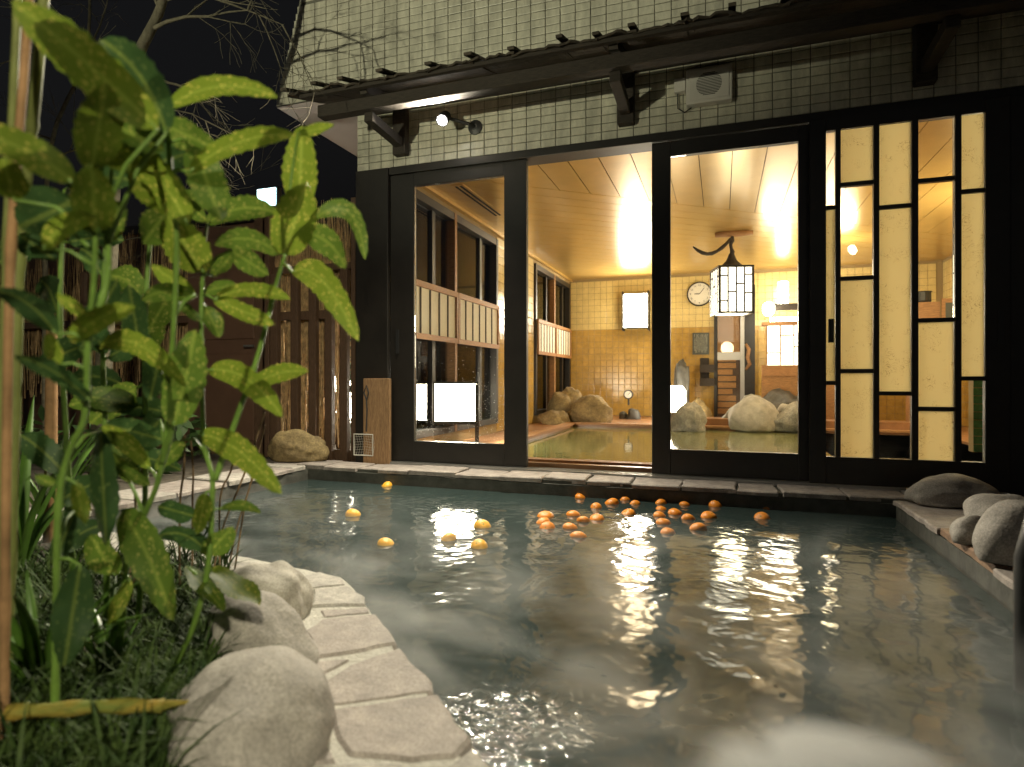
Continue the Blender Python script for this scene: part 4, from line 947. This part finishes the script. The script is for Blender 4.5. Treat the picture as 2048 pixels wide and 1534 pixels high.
# ------------------------------------------------------------------ floating citrus
fr_px = [(773, 966), (706, 1024), (772, 1081), (897, 1072), (965, 1047), (958, 1087)]
z4 = [(413, 203), (625, 240), (720, 215), (785, 245), (520, 270), (735, 310), (175, 330), (185, 405), (365, 318), (430, 360), (345, 405), (400, 462), (525, 348), (960, 240), (1030, 220), (1125, 250), (1225, 240), (1335, 258), (965, 280), (955, 325), (1060, 310), (1150, 345), (980, 375), (1010, 440), (1215, 415), (1290, 335), (1540, 250), (1675, 272), (1650, 340), (155, 372)]
fr_px += [(1040 + x / 3.413, 930 + y / 3.413) for x, y in z4]
order = sorted(range(len(fr_px)), key=lambda i: fr_px[i][0])
words = 'first second third fourth fifth sixth seventh eighth ninth tenth eleventh twelfth thirteenth fourteenth fifteenth sixteenth seventeenth eighteenth nineteenth twentieth'.split()
words += ['twenty-' + w_ for w_ in words[:9]] + ['thirtieth'] + ['thirty-' + w_ for w_ in words[:9]]
bmf = bmesh.new(); bmesh.ops.create_uvsphere(bmf, u_segments=20, v_segments=12, radius=1)
for v in bmf.verts:
    v.co.z *= .88; r_ = math.hypot(v.co.x, v.co.y)
    if v.co.z > .8: v.co.z -= .10 * max(0, 1 - r_ / .35)
fmes = {}
for k in ('orange', 'yuzu'):
    me = bpy.data.meshes.new('citrus'); bmf.to_mesh(me); me.materials.append(M[k]); me.polygons.foreach_set('use_smooth', [True] * len(me.polygons)); fmes[k] = me
cal = MB().lathe((0, 0, .775), [(.10, 0), (.09, .03), (.03, .035)], 6).mesh('calyx', M['stem'])
rf = random.Random(2); placed = []
for rank, i in enumerate(order):
    u, v = fr_px[i]; p = P(u, v + 4, Z=-.095); rr = rf.uniform(.033, .044)
    for _ in range(30):
        hit = [q_ for q_ in placed if (q_[0] - p.xy).length < q_[1] + rr]
        if not hit: break
        d_ = (p.xy - hit[0][0]); d_ = d_.normalized() if d_.length > 1e-4 else Vector((1, 0)); p.x += d_.x * .008; p.y += d_.y * .008
    placed.append((p.xy, rr))
    k = 'yuzu' if u < 1000 else 'orange'
    side = ('golden yuzu adrift on the open water', 'orange citrus afloat near the door step')[0 if u < 1000 else 1]
    o = bpy.data.objects.new('floating_citrus', fmes[k]); COL.objects.link(o); o.location = (p.x, p.y, -.1 + rr * rf.uniform(-.38, -.12)); o.scale = (rr * rf.uniform(.94, 1.08), rr * rf.uniform(.94, 1.08), rr * rf.uniform(.86, 1.0))
    o.rotation_euler = (rf.uniform(-.9, .9), rf.uniform(-.9, .9), rf.uniform(0, 6))
    tag(o, f'{side}, {words[rank]} from the left of all the fruit', 'citrus', 'citrus floating on the pool')
    cc = bpy.data.objects.new('calyx', cal); COL.objects.link(cc); cc.parent = o

# ------------------------------------------------------------------ plants
def leaf_mesh(rib, wid, up, fold=.18, wave=.0, seed=0, serr=True, n=16, prof=None):
    """rib: list of points; wid: half width; up: across-direction hint per leaf"""
    r = random.Random(seed); vs = []; fs = []; uvs = []; ribs = []
    L = sum((rib[i + 1] - rib[i]).length for i in range(len(rib) - 1)); acc = 0; m = len(rib) - 1; A = (-1, -.55, 0, .55, 1); ph = r.uniform(0, 6)
    for i, p in enumerate(rib):
        s = i / m
        if i: acc += (rib[i] - rib[i - 1]).length
        tn = (rib[min(i + 1, m)] - rib[max(i - 1, 0)]).normalized()
        ac = (up - tn * up.dot(tn)).normalized(); nn = tn.cross(ac)
        f = prof(s) if prof else (s ** .52) * ((1 - s) ** .62) / .615
        f = max(f, .012)
        for a in A:
            e = abs(a) * wid * f
            k = 1.0
            if serr and abs(a) == 1 and .38 < s < .97: k = 1.07 if i % 2 else .95
            d = ac * a * wid * f * k + nn * (fold * e + wave * wid * math.sin(s * 9 + ph + a) * abs(a))
            vs.append(p + d); uvs.append((a * wid * f + seed * .37, acc + seed * .11)); ribs.append((a * f * .9 if f > .05 else a * .05, s))
    for i in range(m):
        for j in range(4): a = i * 5 + j; fs.append((a, a + 1, a + 6, a + 5))
    me = bpy.data.meshes.new('leaf'); me.from_pydata([tuple(v) for v in vs], [], fs)
    u1 = me.uv_layers.new(name='leaf'); u2 = me.uv_layers.new(name='rib')
    for lp in me.loops: u1.data[lp.index].uv = uvs[lp.vertex_index]; u2.data[lp.index].uv = ribs[lp.vertex_index]
    me.polygons.foreach_set('use_smooth', [True] * len(me.polygons)); return me
def px_leaf(plant, b, t_, w_, tb, tt, m, seed, ctrl=None, roll=25, stems=None, arch=0.0, n=18):
    c = ctrl or ((b[0] + t_[0]) / 2, (b[1] + t_[1]) / 2)
    rib = []
    for i in range(n + 1):
        s = i / n; u = (1 - s) ** 2 * b[0] + 2 * s * (1 - s) * c[0] + s * s * t_[0]; v = (1 - s) ** 2 * b[1] + 2 * s * (1 - s) * c[1] + s * s * t_[1]
        rib.append(P(u, v, t=tb + (tt - tb) * s - arch * math.sin(s * math.pi)))
    tn = (rib[-1] - rib[0]).normalized(); tm_ = (tb + tt) / 2
    view = (P((b[0] + t_[0]) / 2, (b[1] + t_[1]) / 2, t=1) - cam.location).normalized()
    pa = tn.cross(view).normalized(); up = pa * math.cos(R(roll)) + view * math.sin(R(roll))
    wid = 1.14 * w_ / F * tm_ / 2 / max(.35, math.cos(R(roll)))
    me = leaf_mesh(rib, wid, up, fold=.16 + .1 * math.sin(seed), wave=.11, seed=seed, n=n); me.materials.append(m)
    o = bpy.data.objects.new('leaf', me); put(o, plant)
    if stems:
        best = min(((q_ - rib[0]).length, k, j) for k, st in enumerate(stems) for j, q_ in enumerate(st))
        d, k, j = best
        if d < .24 and d > .006:
            st = stems[k]; q_ = st[max(0, j - 1)] if d > .04 else st[j]
            mid = (q_ + rib[0]) / 2 + Vector((0, 0, d * .15))
            MB().tube([q_, mid, rib[0], rib[1]], [.0030, .0024, .0022, .0018], 6).build('petiole', M['stem'], plant, smooth=True)
    return o
def smooth_path(pts, k=8):
    out = []
    for i in range(len(pts) - 1):
        p0, p1, p2, p3 = pts[max(i - 1, 0)], pts[i], pts[i + 1], pts[min(i + 2, len(pts) - 1)]
        for j in range(k):
            s = j / k; out.append(.5 * ((2 * p1) + (p2 - p0) * s + (2 * p0 - 5 * p1 + 4 * p2 - p3) * s * s + (3 * p1 - p0 - 3 * p2 + p3) * s ** 3))
    out.append(pts[-1]); return out
def stem(plant, pts, r0, r1, m, name='stem', nodes=True):
    path = smooth_path([P(u, v, t=t) for u, v, t in pts]); n = len(path)
    rad = [(r0 + (r1 - r0) * i / (n - 1)) * (1.22 if nodes and i % 11 == 5 else 1) for i in range(n)]
    MB().tube(path, rad, 9).build(name, m, plant, smooth=True); return path
def base(u, v): p = P(u, v, Z=0); return p
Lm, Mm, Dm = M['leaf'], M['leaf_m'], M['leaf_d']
def plant(label, loc, stems, leaves, seed, rad=.0055):
    pl_ = thing('aucuba_plant', loc, label, 'plant', 'spotted-leaf shrubs in the bed')
    paths = [stem(pl_, s, rad, rad * .55, M['stem']) for s in stems]
    for i, l in enumerate(leaves):
        b, t_, w_, tb, tt, mm = l[:6]; kw = l[6] if len(l) > 6 else {}
        px_leaf(pl_, b, t_, w_, tb, tt, mm, seed * 50 + i, stems=paths, **kw)
    return pl_
# right plant: two stems forking at (428,955)
plant('tall spotted-leaf shrub with forked green stems nearest the pool', (P(318, 1384, Z=0)), [
    [(318, 1384, 1.165), (380, 1270, 1.12), (415, 1142, 1.08), (424, 1010, 1.06), (424, 950, 1.055), (408, 880, 1.05), (403, 700, 1.03), (403, 600, 1.02), (406, 545, 1.01)],
    [(430, 960, 1.055), (470, 845, 1.05), (507, 740, 1.04), (535, 640, 1.03), (552, 570, 1.02), (570, 510, 1.0)]],
  [((598, 425), (604, 252), 76, 1.03, .98, Lm, dict(roll=10)), ((596, 268), (668, 250), 24, .985, .97, Lm), ((568, 512), (613, 366), 96, 1.0, .95, Lm, dict(roll=5)),
   ((625, 440), (730, 518), 42, 1.0, 1.04, Mm, dict(ctrl=(715, 370), roll=20)), ((600, 465), (692, 537), 60, 1.0, .98, Mm, dict(ctrl=(660, 465), roll=-20)),
   ((560, 508), (428, 492), 48, 1.0, .98, Mm, dict(ctrl=(495, 455), roll=30)), ((462, 500), (537, 550), 50, 1.03, 1.0, Mm, dict(roll=-15)),
   ((415, 448), (557, 428), 52, 1.05, 1.0, Mm, dict(ctrl=(480, 395), roll=25)), ((408, 545), (333, 430), 92, 1.0, .93, Lm, dict(roll=8)), ((425, 552), (472, 503), 34, 1.04, 1.05, Mm, dict(roll=45)),
   ((585, 545), (716, 682), 66, 1.0, .96, Lm, dict(ctrl=(640, 510), roll=-15)), ((410, 582), (472, 568), 30, 1.05, 1.02, Mm), ((428, 598), (582, 600), 34, 1.02, .98, Lm, dict(ctrl=(505, 560), roll=30)),
   ((428, 598), (548, 648), 40, 1.02, .98, Lm, dict(roll=-20)), ((410, 612), (440, 674), 42, 1.03, 1.04, Mm), ((418, 740), (565, 835), 56, 1.03, .97, Lm, dict(ctrl=(500, 730), roll=-25)),
   ((503, 773), (617, 744), 42, 1.04, 1.0, Lm, dict(ctrl=(555, 735), roll=20)), ((400, 868), (562, 988), 60, 1.05, .97, Lm, dict(ctrl=(480, 880), roll=-20)),
   ((412, 985), (395, 1068), 38, 1.05, 1.0, Lm), ((415, 1105), (318, 1072), 44, 1.08, 1.04, Dm, dict(ctrl=(370, 1050), roll=40)), ((412, 1112), (466, 1052), 54, 1.08, 1.06, Mm, dict(roll=-25)),
   ((373, 1133), (448, 1222), 40, 1.1, 1.04, Mm, dict(roll=45)), ((420, 1138), (520, 1210), 48, 1.1, 1.06, Lm, dict(roll=50)), ((440, 1018), (522, 1026), 24, 1.08, 1.05, Mm, dict(ctrl=(480, 1000))),
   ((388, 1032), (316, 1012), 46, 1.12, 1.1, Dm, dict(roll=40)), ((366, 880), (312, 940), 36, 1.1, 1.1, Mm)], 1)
plant('spotted-leaf shrub in the middle with a large hanging leaf', (P(238, 1365, Z=0)), [
    [(238, 1365, 1.2), (253, 1125, 1.1), (285, 1040, 1.05), (325, 925, 1.0), (345, 690, .95), (353, 480, .9), (340, 330, .88), (335, 260, .87)],
    [(325, 925, 1.0), (346, 850, .96), (352, 800, .95)]],
  [((346, 852), (391, 658), 88, .95, .93, Mm, dict(ctrl=(372, 760), roll=10)), ((328, 220), (556, 194), 44, .88, .86, Lm, dict(ctrl=(430, 140), roll=25)), ((330, 250), (434, 298), 70, .9, .9, Mm, dict(roll=-20)),
   ((388, 290), (442, 442), 82, .92, .9, Mm, dict(roll=15)), ((378, 345), (590, 270), 46, .88, .84, Lm, dict(ctrl=(470, 262), roll=25)), ((376, 448), (214, 262), 78, .88, .82, Lm, dict(ctrl=(330, 350), roll=20)),
   ((350, 428), (255, 345), 60, .9, .86, Lm, dict(roll=-20)), ((245, 345), (402, 300), 66, .98, .95, Dm), ((340, 415), (285, 487), 74, .96, .94, Mm), ((390, 588), (302, 530), 40, .98, .95, Lm), ((390, 592), (282, 600), 44, .98, .93, Mm, dict(ctrl=(330, 570))),
   ((358, 605), (400, 642), 24, .98, 1.0, Mm), ((195, 696), (374, 775), 50, .97, .9, Lm, dict(ctrl=(265, 640), roll=-20)), ((330, 880), (210, 848), 60, 1.04, 1.02, Dm), ((300, 938), (203, 852), 40, 1.02, .98, Lm, dict(ctrl=(250, 870))),
   ((320, 840), (268, 895), 70, 1.06, 1.04, Dm), ((243, 1020), (348, 1242), 80, 1.02, .93, Mm, dict(ctrl=(290, 1080), roll=-15)), ((262, 965), (225, 905), 30, 1.08, 1.06, Mm), ((225, 928), (300, 970), 30, 1.06, 1.04, Mm), ((280, 700), (258, 570), 56, 1.02, 1.0, Dm),
   ((230, 1150), (180, 1070), 60, 1.06, 1.02, Mm), ((260, 1160), (215, 1250), 34, 1.1, 1.06, Lm), ((322, 700), (300, 800), 60, 1.04, 1.04, Dm)], 2)
plant('spotted-leaf shrub at the left with the topmost long leaf', (P(112, 1300, t=.92).xy.to_3d()), [
    [(108, 1560, .92), (112, 1250, .9), (117, 1010, .86), (140, 900, .84), (170, 830, .82), (176, 680, .8), (188, 560, .78), (191, 465, .76)],
    [(190, 640, .8), (214, 560, .8), (217, 480, .79)]],
  [((315, 258), (26, 2), 112, .74, .66, Lm, dict(ctrl=(185, 130), roll=15)), ((332, 268), (203, 80), 92, .8, .78, Dm, dict(ctrl=(300, 140), roll=30)), ((183, 340), (212, 165), 94, .75, .70, Lm, dict(roll=-10)),
   ((191, 465), (184, 328), 90, .76, .72, Lm, dict(roll=5)), ((146, 366), (-70, 262), 80, .74, .66, Lm, dict(ctrl=(60, 285), roll=-20)), ((29, 400), (5, 315), 74, .74, .72, Lm), ((150, 400), (40, 455), 120, .86, .84, Dm, dict(roll=20)),
   ((86, 497), (190, 432), 50, .76, .73, Lm, dict(ctrl=(120, 440), roll=20)), ((217, 482), (243, 402), 48, .82, .82, Mm), ((140, 682), (270, 613), 52, .8, .74, Lm, dict(ctrl=(190, 625), roll=-15)), ((178, 637), (113, 586), 28, .8, .78, Lm),
   ((112, 668), (-6, 582), 54, .78, .7, Dm, dict(ctrl=(60, 590))), ((182, 802), (28, 710), 40, .8, .72, Dm, dict(ctrl=(110, 730), roll=40)), ((115, 730), (97, 665), 34, .8, .78, Lm), ((150, 965), (170, 1048), 34, .86, .84, Lm), ((112, 968), (70, 952), 24, .86, .85, Mm),
   ((200, 860), (212, 1092), 54, .92, .9, Dm, dict(roll=35)), ((160, 1130), (128, 1335), 80, .88, .82, Dm, dict(roll=20)), ((160, 700), (235, 560), 60, .9, .9, Dm), ((40, 470), (110, 520), 60, .9, .9, Dm), ((230, 250), (330, 300), 80, .84, .82, Mm),
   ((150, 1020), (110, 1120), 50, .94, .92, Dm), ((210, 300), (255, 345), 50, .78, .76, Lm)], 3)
# darker leaves deep in the shrubs
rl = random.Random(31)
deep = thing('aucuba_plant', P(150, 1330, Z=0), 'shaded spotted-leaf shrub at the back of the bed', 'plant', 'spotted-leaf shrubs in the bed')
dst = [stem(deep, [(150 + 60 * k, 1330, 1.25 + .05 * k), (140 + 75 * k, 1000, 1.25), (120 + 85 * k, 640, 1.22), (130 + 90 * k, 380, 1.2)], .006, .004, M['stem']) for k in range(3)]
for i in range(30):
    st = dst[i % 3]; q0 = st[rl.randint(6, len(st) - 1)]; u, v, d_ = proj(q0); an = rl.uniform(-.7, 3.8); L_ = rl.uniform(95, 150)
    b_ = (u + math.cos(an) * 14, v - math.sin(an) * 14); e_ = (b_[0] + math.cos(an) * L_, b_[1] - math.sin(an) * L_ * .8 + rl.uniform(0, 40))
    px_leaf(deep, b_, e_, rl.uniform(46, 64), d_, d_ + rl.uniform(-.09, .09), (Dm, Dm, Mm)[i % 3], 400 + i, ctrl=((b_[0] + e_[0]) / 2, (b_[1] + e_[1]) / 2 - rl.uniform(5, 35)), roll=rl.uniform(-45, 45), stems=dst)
# bamboo canes at the left edge
for i, (pts, m, rr, lab) in enumerate([
    ([(8, 1500, .9), (12, 1000, .88), (22, 500, .85), (48, 150, .84), (62, -60, .83)], 'cane_b', .0065, 'thin brown bamboo cane leaning right, nearest the left edge'),
    ([(-4, 1480, .92), (4, 900, .9), (14, 480, .88), (30, 120, .86), (40, -60, .86)], 'cane_g', .006, 'thin green bamboo cane just behind the brown cane'),
    ([(100, 1400, 2.2), (102, 900, 2.2), (104, 640, 2.2)], 'cane_b', .022, 'thick short brown stake among the leaves left of the bed'),
    ([(12, 1400, 1.12), (28, 900, 1.08), (40, 520, 1.05), (60, 300, 1.0), (72, 180, .96), (85, 30, .95), (92, -70, .94)], 'cane_g', .009, 'stout green cane crossing behind the topmost leaf')]):
    ob = thing('bamboo_cane', P(pts[0][0], pts[0][1], t=pts[0][2]), lab, 'cane'); stem(ob, pts, rr, rr * .8, M[m], 'culm')
# thin twigs sticking up at the pool side
for i, (a, b, t0) in enumerate([((360, 1010), (370, 870), 1.6), ((385, 1010), (382, 880), 1.7), ((440, 1000), (475, 890), 1.75), ((440, 1075), (530, 825), 1.7), ((468, 1080), (530, 850), 1.8), ((490, 1010), (522, 880), 1.9), ((270, 1080), (266, 940), 1.5), ((285, 1060), (288, 950), 1.55)]):
    pos = 'first second third fourth fifth sixth seventh eighth'.split()[sorted([360, 385, 440, 441, 468, 490, 270, 285]).index([360, 385, 440, 441, 468, 490, 270, 285][i])]
    p0 = P(a[0] - 25 if i > 2 else a[0], a[1] + 160, t=t0); ob = thing('bare_twig', p0, f'thin bare upright twig by the pool, {pos} from the left', 'twig', 'bare twigs by the pool')
    MB().tube(smooth_path([p0, P(*a, t=t0), P((a[0] + b[0]) / 2 + 3, (a[1] + b[1]) / 2, t=t0), P(*b, t=t0)], 4), .0028, 5).build('shoot', M['twig'], ob)
# strap-leaved plants and grass
def strap(loc, n, label, seed, ln=(.2, .38), wd=.011):
    pl_ = thing('strap_leaf_plant', loc, label, 'plant', 'strap-leaved plants in the bed'); r = random.Random(seed)
    for i in range(n):
        an = r.uniform(0, 6.28); L_ = r.uniform(*ln); lean = r.uniform(.25, .8); d = Vector((math.cos(an), math.sin(an), 0)); rib = []
        for k in range(13):
            s = k / 12; rib.append(Vector(loc) + d * (.008 + L_ * lean * s ** 1.6) + UP * (L_ * (s - .55 * lean * s * s)))
        me = leaf_mesh(rib, wd * r.uniform(.7, 1.2), d.cross(UP), fold=.5, seed=seed * 40 + i, serr=False, prof=lambda s: min(1, .55 + s * 2) * (1 - s ** 3) + .02); me.materials.append(M['strap'])
        put(bpy.data.objects.new('leaf', me), pl_)
strap(P(78, 1400, Z=.02), 16, 'broad strap-leaved tuft at the lower left beside the bamboo canes', 1)
strap(P(215, 1370, Z=.02), 9, 'narrow strap-leaved tuft below the middle shrub', 2, (.14, .26), .008)
strap(P(40, 1150, Z=.02), 16, 'tall dark strap-leaved clump behind the canes', 3, (.4, .8), .013)
strap(P(100, 1080, Z=.0), 14, 'far strap-leaved clump beside the thick stake', 4, (.4, .75), .013)
gr = MB(); rg_ = random.Random(8)
cnt = 0
while cnt < 9000:
    u = rg_.uniform(-120, 460); v = rg_.uniform(1120, 1750); p = P(u, v, Z=.0)
    lim = -1.28 + (-2.3 - p.y) * .62
    if p.x > lim or p.y > -2.14 or p.x < -2.65: continue
    cnt += 1; p.z = .02
    an = rg_.uniform(0, 6.28); L_ = rg_.uniform(.05, .12) * (1.0 if rg_.random() < .9 else 1.7); d = Vector((math.cos(an), math.sin(an), 0)); sd2 = d.cross(UP) * rg_.uniform(.0016, .0042); ln = rg_.uniform(.4, 1.0); b0 = len(gr.v)
    for k in range(5):
        s = k / 4; c = p + d * L_ * ln * s ** 1.4 + UP * L_ * (s - .62 * ln * s * s); w_ = 1 - s ** 2 * .95; gr.v.append(tuple(c - sd2 * w_)); gr.v.append(tuple(c + sd2 * w_))
    for k in range(4): a = b0 + 2 * k; gr.f.append((a, a + 1, a + 3, a + 2))
tag(gr.build('mondo_grass', M['grass']), 'dense dark tufts of mondo grass covering the planting bed', 'grass', kind='stuff')
# ground plants filling the dark left side behind the shrubs
def bush(loc, rad, n, m, label, seed, size=.07):
    pl_ = thing('leafy_shrub', loc, label, 'shrub', 'low shrubs along the garden edge'); r = random.Random(seed); mb = MB()
    for i in range(n):
        d = Vector((r.gauss(0, 1), r.gauss(0, 1), r.gauss(0, 1))).normalized() * r.random() ** .4; c = Vector(loc) + Vector((d.x * rad[0], d.y * rad[1], rad[2] * (1 + d.z)))
        a = Vector((r.gauss(0, 1), r.gauss(0, 1), r.gauss(0, .6))).normalized(); b = a.orthogonal().normalized(); s = size * r.uniform(.5, 1.2)
        mb.add([c - a * s, c + b * s * .32 - a * s * .2, c + a * s * .4 + b * s * .28, c + a * s, c + a * s * .4 - b * s * .28, c - b * s * .32 - a * s * .2], [(0, 1, 2, 3, 4, 5)])
    tag(mb.build('foliage', m, pl_), kind='stuff')
    for i in range(5): MB().tube([Vector(loc), Vector(loc) + Vector((r.uniform(-1, 1) * rad[0] * .6, r.uniform(-1, 1) * rad[1] * .6, rad[2] * 1.5))], [.008, .003], 5).build('branch', M['twig'], pl_)
M['fol'] = mat('foliage', (.04, .085, .018), .45, col2=(.02, .04, .012), vscale=12)
bush((-3.55, -.9, -.03), (.4, .5, .22), 260, M['fol'], 'low dark shrub left of the brown garden door', 1)
bush((-4.1, -1.7, -.03), (.6, .6, .3), 320, M['fol'], 'wide dark shrub behind the spotted-leaf plants', 2)
bush((-3.35, -2.1, -.03), (.3, .3, .16), 160, M['fol'], 'small shrub at the end of the left coping', 3)
bush((P(705, 760, Y=.9).x, .9, -.03), (.14, .12, .5), 150, M['fol'], 'narrow leafy shrub behind the right slats of the screen', 4, .05)
bush((P(640, 760, Y=1.0).x, 1.0, -.03), (.10, .12, .48), 110, M['fol'], 'narrow leafy shrub behind the middle slats of the screen', 5, .05)
# fallen yellow sheath
fs_ = thing('fallen_sheath', P(60, 1412, t=.87), 'fallen yellow and green bamboo sheath lying across the grass', 'leaf sheath')
pa = [P(u, v, t=t) for u, v, t in ((12, 1425, .86), (120, 1418, .88), (230, 1412, .90), (325, 1412, .93))]
MB().tube(smooth_path(pa, 5), [.0105 + .0015 * math.sin(i * 1.3) for i in range(16)], 8).build('sheath', M['yleaf'], fs_, smooth=True)
MB().tube([pa[-1], P(360, 1406, t=.935), P(412, 1402, t=.94)], [.0085, .004, .001], 6).build('tip', M['yleaf'], fs_, smooth=True)

# ------------------------------------------------------------------ bare trees against the sky
def branch(mb, p, d, L_, r_, depth, rg, droop=.0):
    pts = [p]; n = 5; dd = d.copy()
    for i in range(n):
        dd = (dd + Vector((rg.gauss(0, .13), rg.gauss(0, .13), rg.gauss(0, .12) - droop))).normalized(); pts.append(pts[-1] + dd * L_ / n)
    mb.tube(pts, [max(.0011, r_ * (1 - .75 * i / n)) for i in range(n + 1)], 6 if r_ > .012 else 4, False)
    if depth <= 0: return
    for k in range(rg.randint(3, 5)):
        i = rg.randint(1, n); a = Vector((rg.gauss(0, 1), rg.gauss(0, 1), rg.gauss(0, .8))).normalized()
        nd = ((pts[i] - pts[i - 1]).normalized() * .9 + a * .75).normalized(); branch(mb, pts[i], nd, L_ * rg.uniform(.45, .72), r_ * .45, depth - 1, rg, droop)
def bare_tree(label, base_, trunk, mains, seed, r0=.05):
    t_ = thing('bare_tree', base_, label, 'tree'); rg = random.Random(seed)
    path = smooth_path([Vector(base_)] + trunk, 4); n = len(path); MB().tube(path, [r0 * (1 - .6 * i / (n - 1)) for i in range(n)], 9).build('trunk', M['barktree'], t_, smooth=True)
    cr = MB()
    for p, d, L_, r_ in mains: branch(cr, p, Vector(d).normalized(), L_, r_, 3, rg, .03)
    cr.build('crown', M['barktree'], t_, smooth=True)
T = 3.6
tb = P(255, 180, t=T); root = Vector((tb.x - .25, tb.y, -.03))
bare_tree('bare leafless tree with twigs spreading against the night sky', root, [Vector((tb.x - .15, tb.y, 1.2)), P(235, 250, t=T), P(275, 115, t=T), P(320, 20, t=T), P(345, -80, t=T)],
          [(P(300, 60, t=T), RIGHT * .9 + UP * .35, .62, .013), (P(262, 140, t=T), RIGHT + UP * -.15, .55, .012), (P(330, 0, t=T), RIGHT + UP * .3, .7, .012), (P(275, 110, t=T), -RIGHT + UP * .6, .6, .012), (P(250, 220, t=T), RIGHT * .9 - UP * .1, .5, .009), (P(320, 20, t=T), -RIGHT * .6 + UP * .8, .6, .012)], 6)
T = 4.2
tb = P(90, 300, t=T); root = Vector((tb.x, tb.y, -.03))
bare_tree('thin bare sapling at the far left behind the canes', root, [Vector((tb.x, tb.y, 1.0)), P(100, 300, t=T), P(170, 120, t=T), P(180, -40, t=T)],
          [(P(100, 320, t=T), RIGHT + UP * .3, .7, .008), (P(150, 180, t=T), -RIGHT * .4 + UP, .6, .008), (P(110, 280, t=T), -RIGHT + UP * .3, .5, .008), (P(92, 500, t=T), RIGHT + UP * .1, .9, .008), (P(170, 120, t=T), RIGHT * .2 + UP, .7, .008)], 9, .02)

# ------------------------------------------------------------------ steam
def steam(name, box, dens, scale, seed, zf, label, blob=None):
    x0, x1, y0, y1, z0, z1 = box
    o = B(*box).build(name, None); tag(o, label, 'steam', kind='stuff')
    m = bpy.data.materials.new(name); m.use_nodes = True; n = m.node_tree; n.nodes.clear(); L = n.links.new
    out = n.nodes.new('ShaderNodeOutputMaterial'); pv_ = n.nodes.new('ShaderNodeVolumePrincipled'); pv_.inputs['Color'].default_value = (.985, .99, .99, 1); pv_.inputs['Anisotropy'].default_value = 0
    g_ = n.nodes.new('ShaderNodeNewGeometry'); mp = n.nodes.new('ShaderNodeMapping'); mp.inputs['Location'].default_value = (seed, seed * .3, 0); mp.inputs['Rotation'].default_value = (0, 0, R(35)); mp.inputs['Scale'].default_value = (.55, 1.5, 1.0); L(g_.outputs['Position'], mp.inputs['Vector'])
    nz = n.nodes.new('ShaderNodeTexNoise'); nz.inputs['Scale'].default_value = scale; nz.inputs['Detail'].default_value = 4; nz.inputs['Distortion'].default_value = 1.0; L(mp.outputs[0], nz.inputs['Vector'])
    mr = n.nodes.new('ShaderNodeMapRange'); mr.inputs['From Min'].default_value = .49; mr.inputs['From Max'].default_value = .68; L(nz.outputs['Fac'], mr.inputs['Value'])
    sx = n.nodes.new('ShaderNodeSeparateXYZ'); L(g_.outputs['Position'], sx.inputs[0])
    fz = n.nodes.new('ShaderNodeMapRange'); fz.inputs['From Min'].default_value = z0; fz.inputs['From Max'].default_value = z1; fz.inputs['To Min'].default_value = 1; fz.inputs['To Max'].default_value = 0; L(sx.outputs[2], fz.inputs['Value'])
    a = n.nodes.new('ShaderNodeMath'); a.operation = 'MULTIPLY'; L(mr.outputs[0], a.inputs[0]); L(fz.outputs[0], a.inputs[1]); last = a
    if not blob:
        fy = n.nodes.new('ShaderNodeMapRange'); fy.inputs['From Min'].default_value = -1.0; fy.inputs['From Max'].default_value = -2.7; fy.inputs['To Min'].default_value = .10; fy.inputs['To Max'].default_value = 1; L(sx.outputs[1], fy.inputs['Value'])
        a2 = n.nodes.new('ShaderNodeMath'); a2.operation = 'MULTIPLY'; L(a.outputs[0], a2.inputs[0]); L(fy.outputs[0], a2.inputs[1]); last = a2
    if blob:
        vd = n.nodes.new('ShaderNodeVectorMath'); vd.operation = 'SUBTRACT'; L(g_.outputs['Position'], vd.inputs[0]); vd.inputs[1].default_value = blob[0]
        vs_ = n.nodes.new('ShaderNodeVectorMath'); vs_.operation = 'DIVIDE'; L(vd.outputs[0], vs_.inputs[0]); vs_.inputs[1].default_value = blob[1]
        ln = n.nodes.new('ShaderNodeVectorMath'); ln.operation = 'LENGTH'; L(vs_.outputs[0], ln.inputs[0])
        fm = n.nodes.new('ShaderNodeMapRange'); fm.interpolation_type = 'SMOOTHSTEP'; fm.inputs['From Min'].default_value = .2; fm.inputs['From Max'].default_value = 1; fm.inputs['To Min'].default_value = 1; fm.inputs['To Max'].default_value = 0; L(ln.outputs['Value'], fm.inputs['Value'])
        mn = n.nodes.new('ShaderNodeMapRange'); mn.inputs['From Min'].default_value = .35; mn.inputs['From Max'].default_value = .68; mn.inputs['To Min'].default_value = .15; mn.inputs['To Max'].default_value = 1.5; L(nz.outputs['Fac'], mn.inputs['Value'])
        last = n.nodes.new('ShaderNodeMath'); last.operation = 'MULTIPLY'; L(fm.outputs[0], last.inputs[0]); L(mn.outputs[0], last.inputs[1])
    b = n.nodes.new('ShaderNodeMath'); b.operation = 'MULTIPLY'; b.inputs[1].default_value = dens; L(last.outputs[0], b.inputs[0]); L(b.outputs[0], pv_.inputs['Density']); L(pv_.outputs[0], out.inputs['Volume'])
    o.data.materials.append(m); return o
steam('pool_steam', (PX0 + .1, PX1 - .1, -3.75, PY1 - .75, -.09, .07), 4.2, 4.6, 3.1, .0, 'thin drifting steam lying over the outdoor pool')

pc = P(1690, 1585, Z=-.06)
steam('steam_plume', (pc.x - .34, pc.x + .34, pc.y - .26, pc.y + .26, -.098, .12), 48.0, 8.0, 1.0, 0, 'dense white plume of steam rising at the near side of the pool', blob=((pc.x, pc.y, -.08), (.27, .17, .12)))
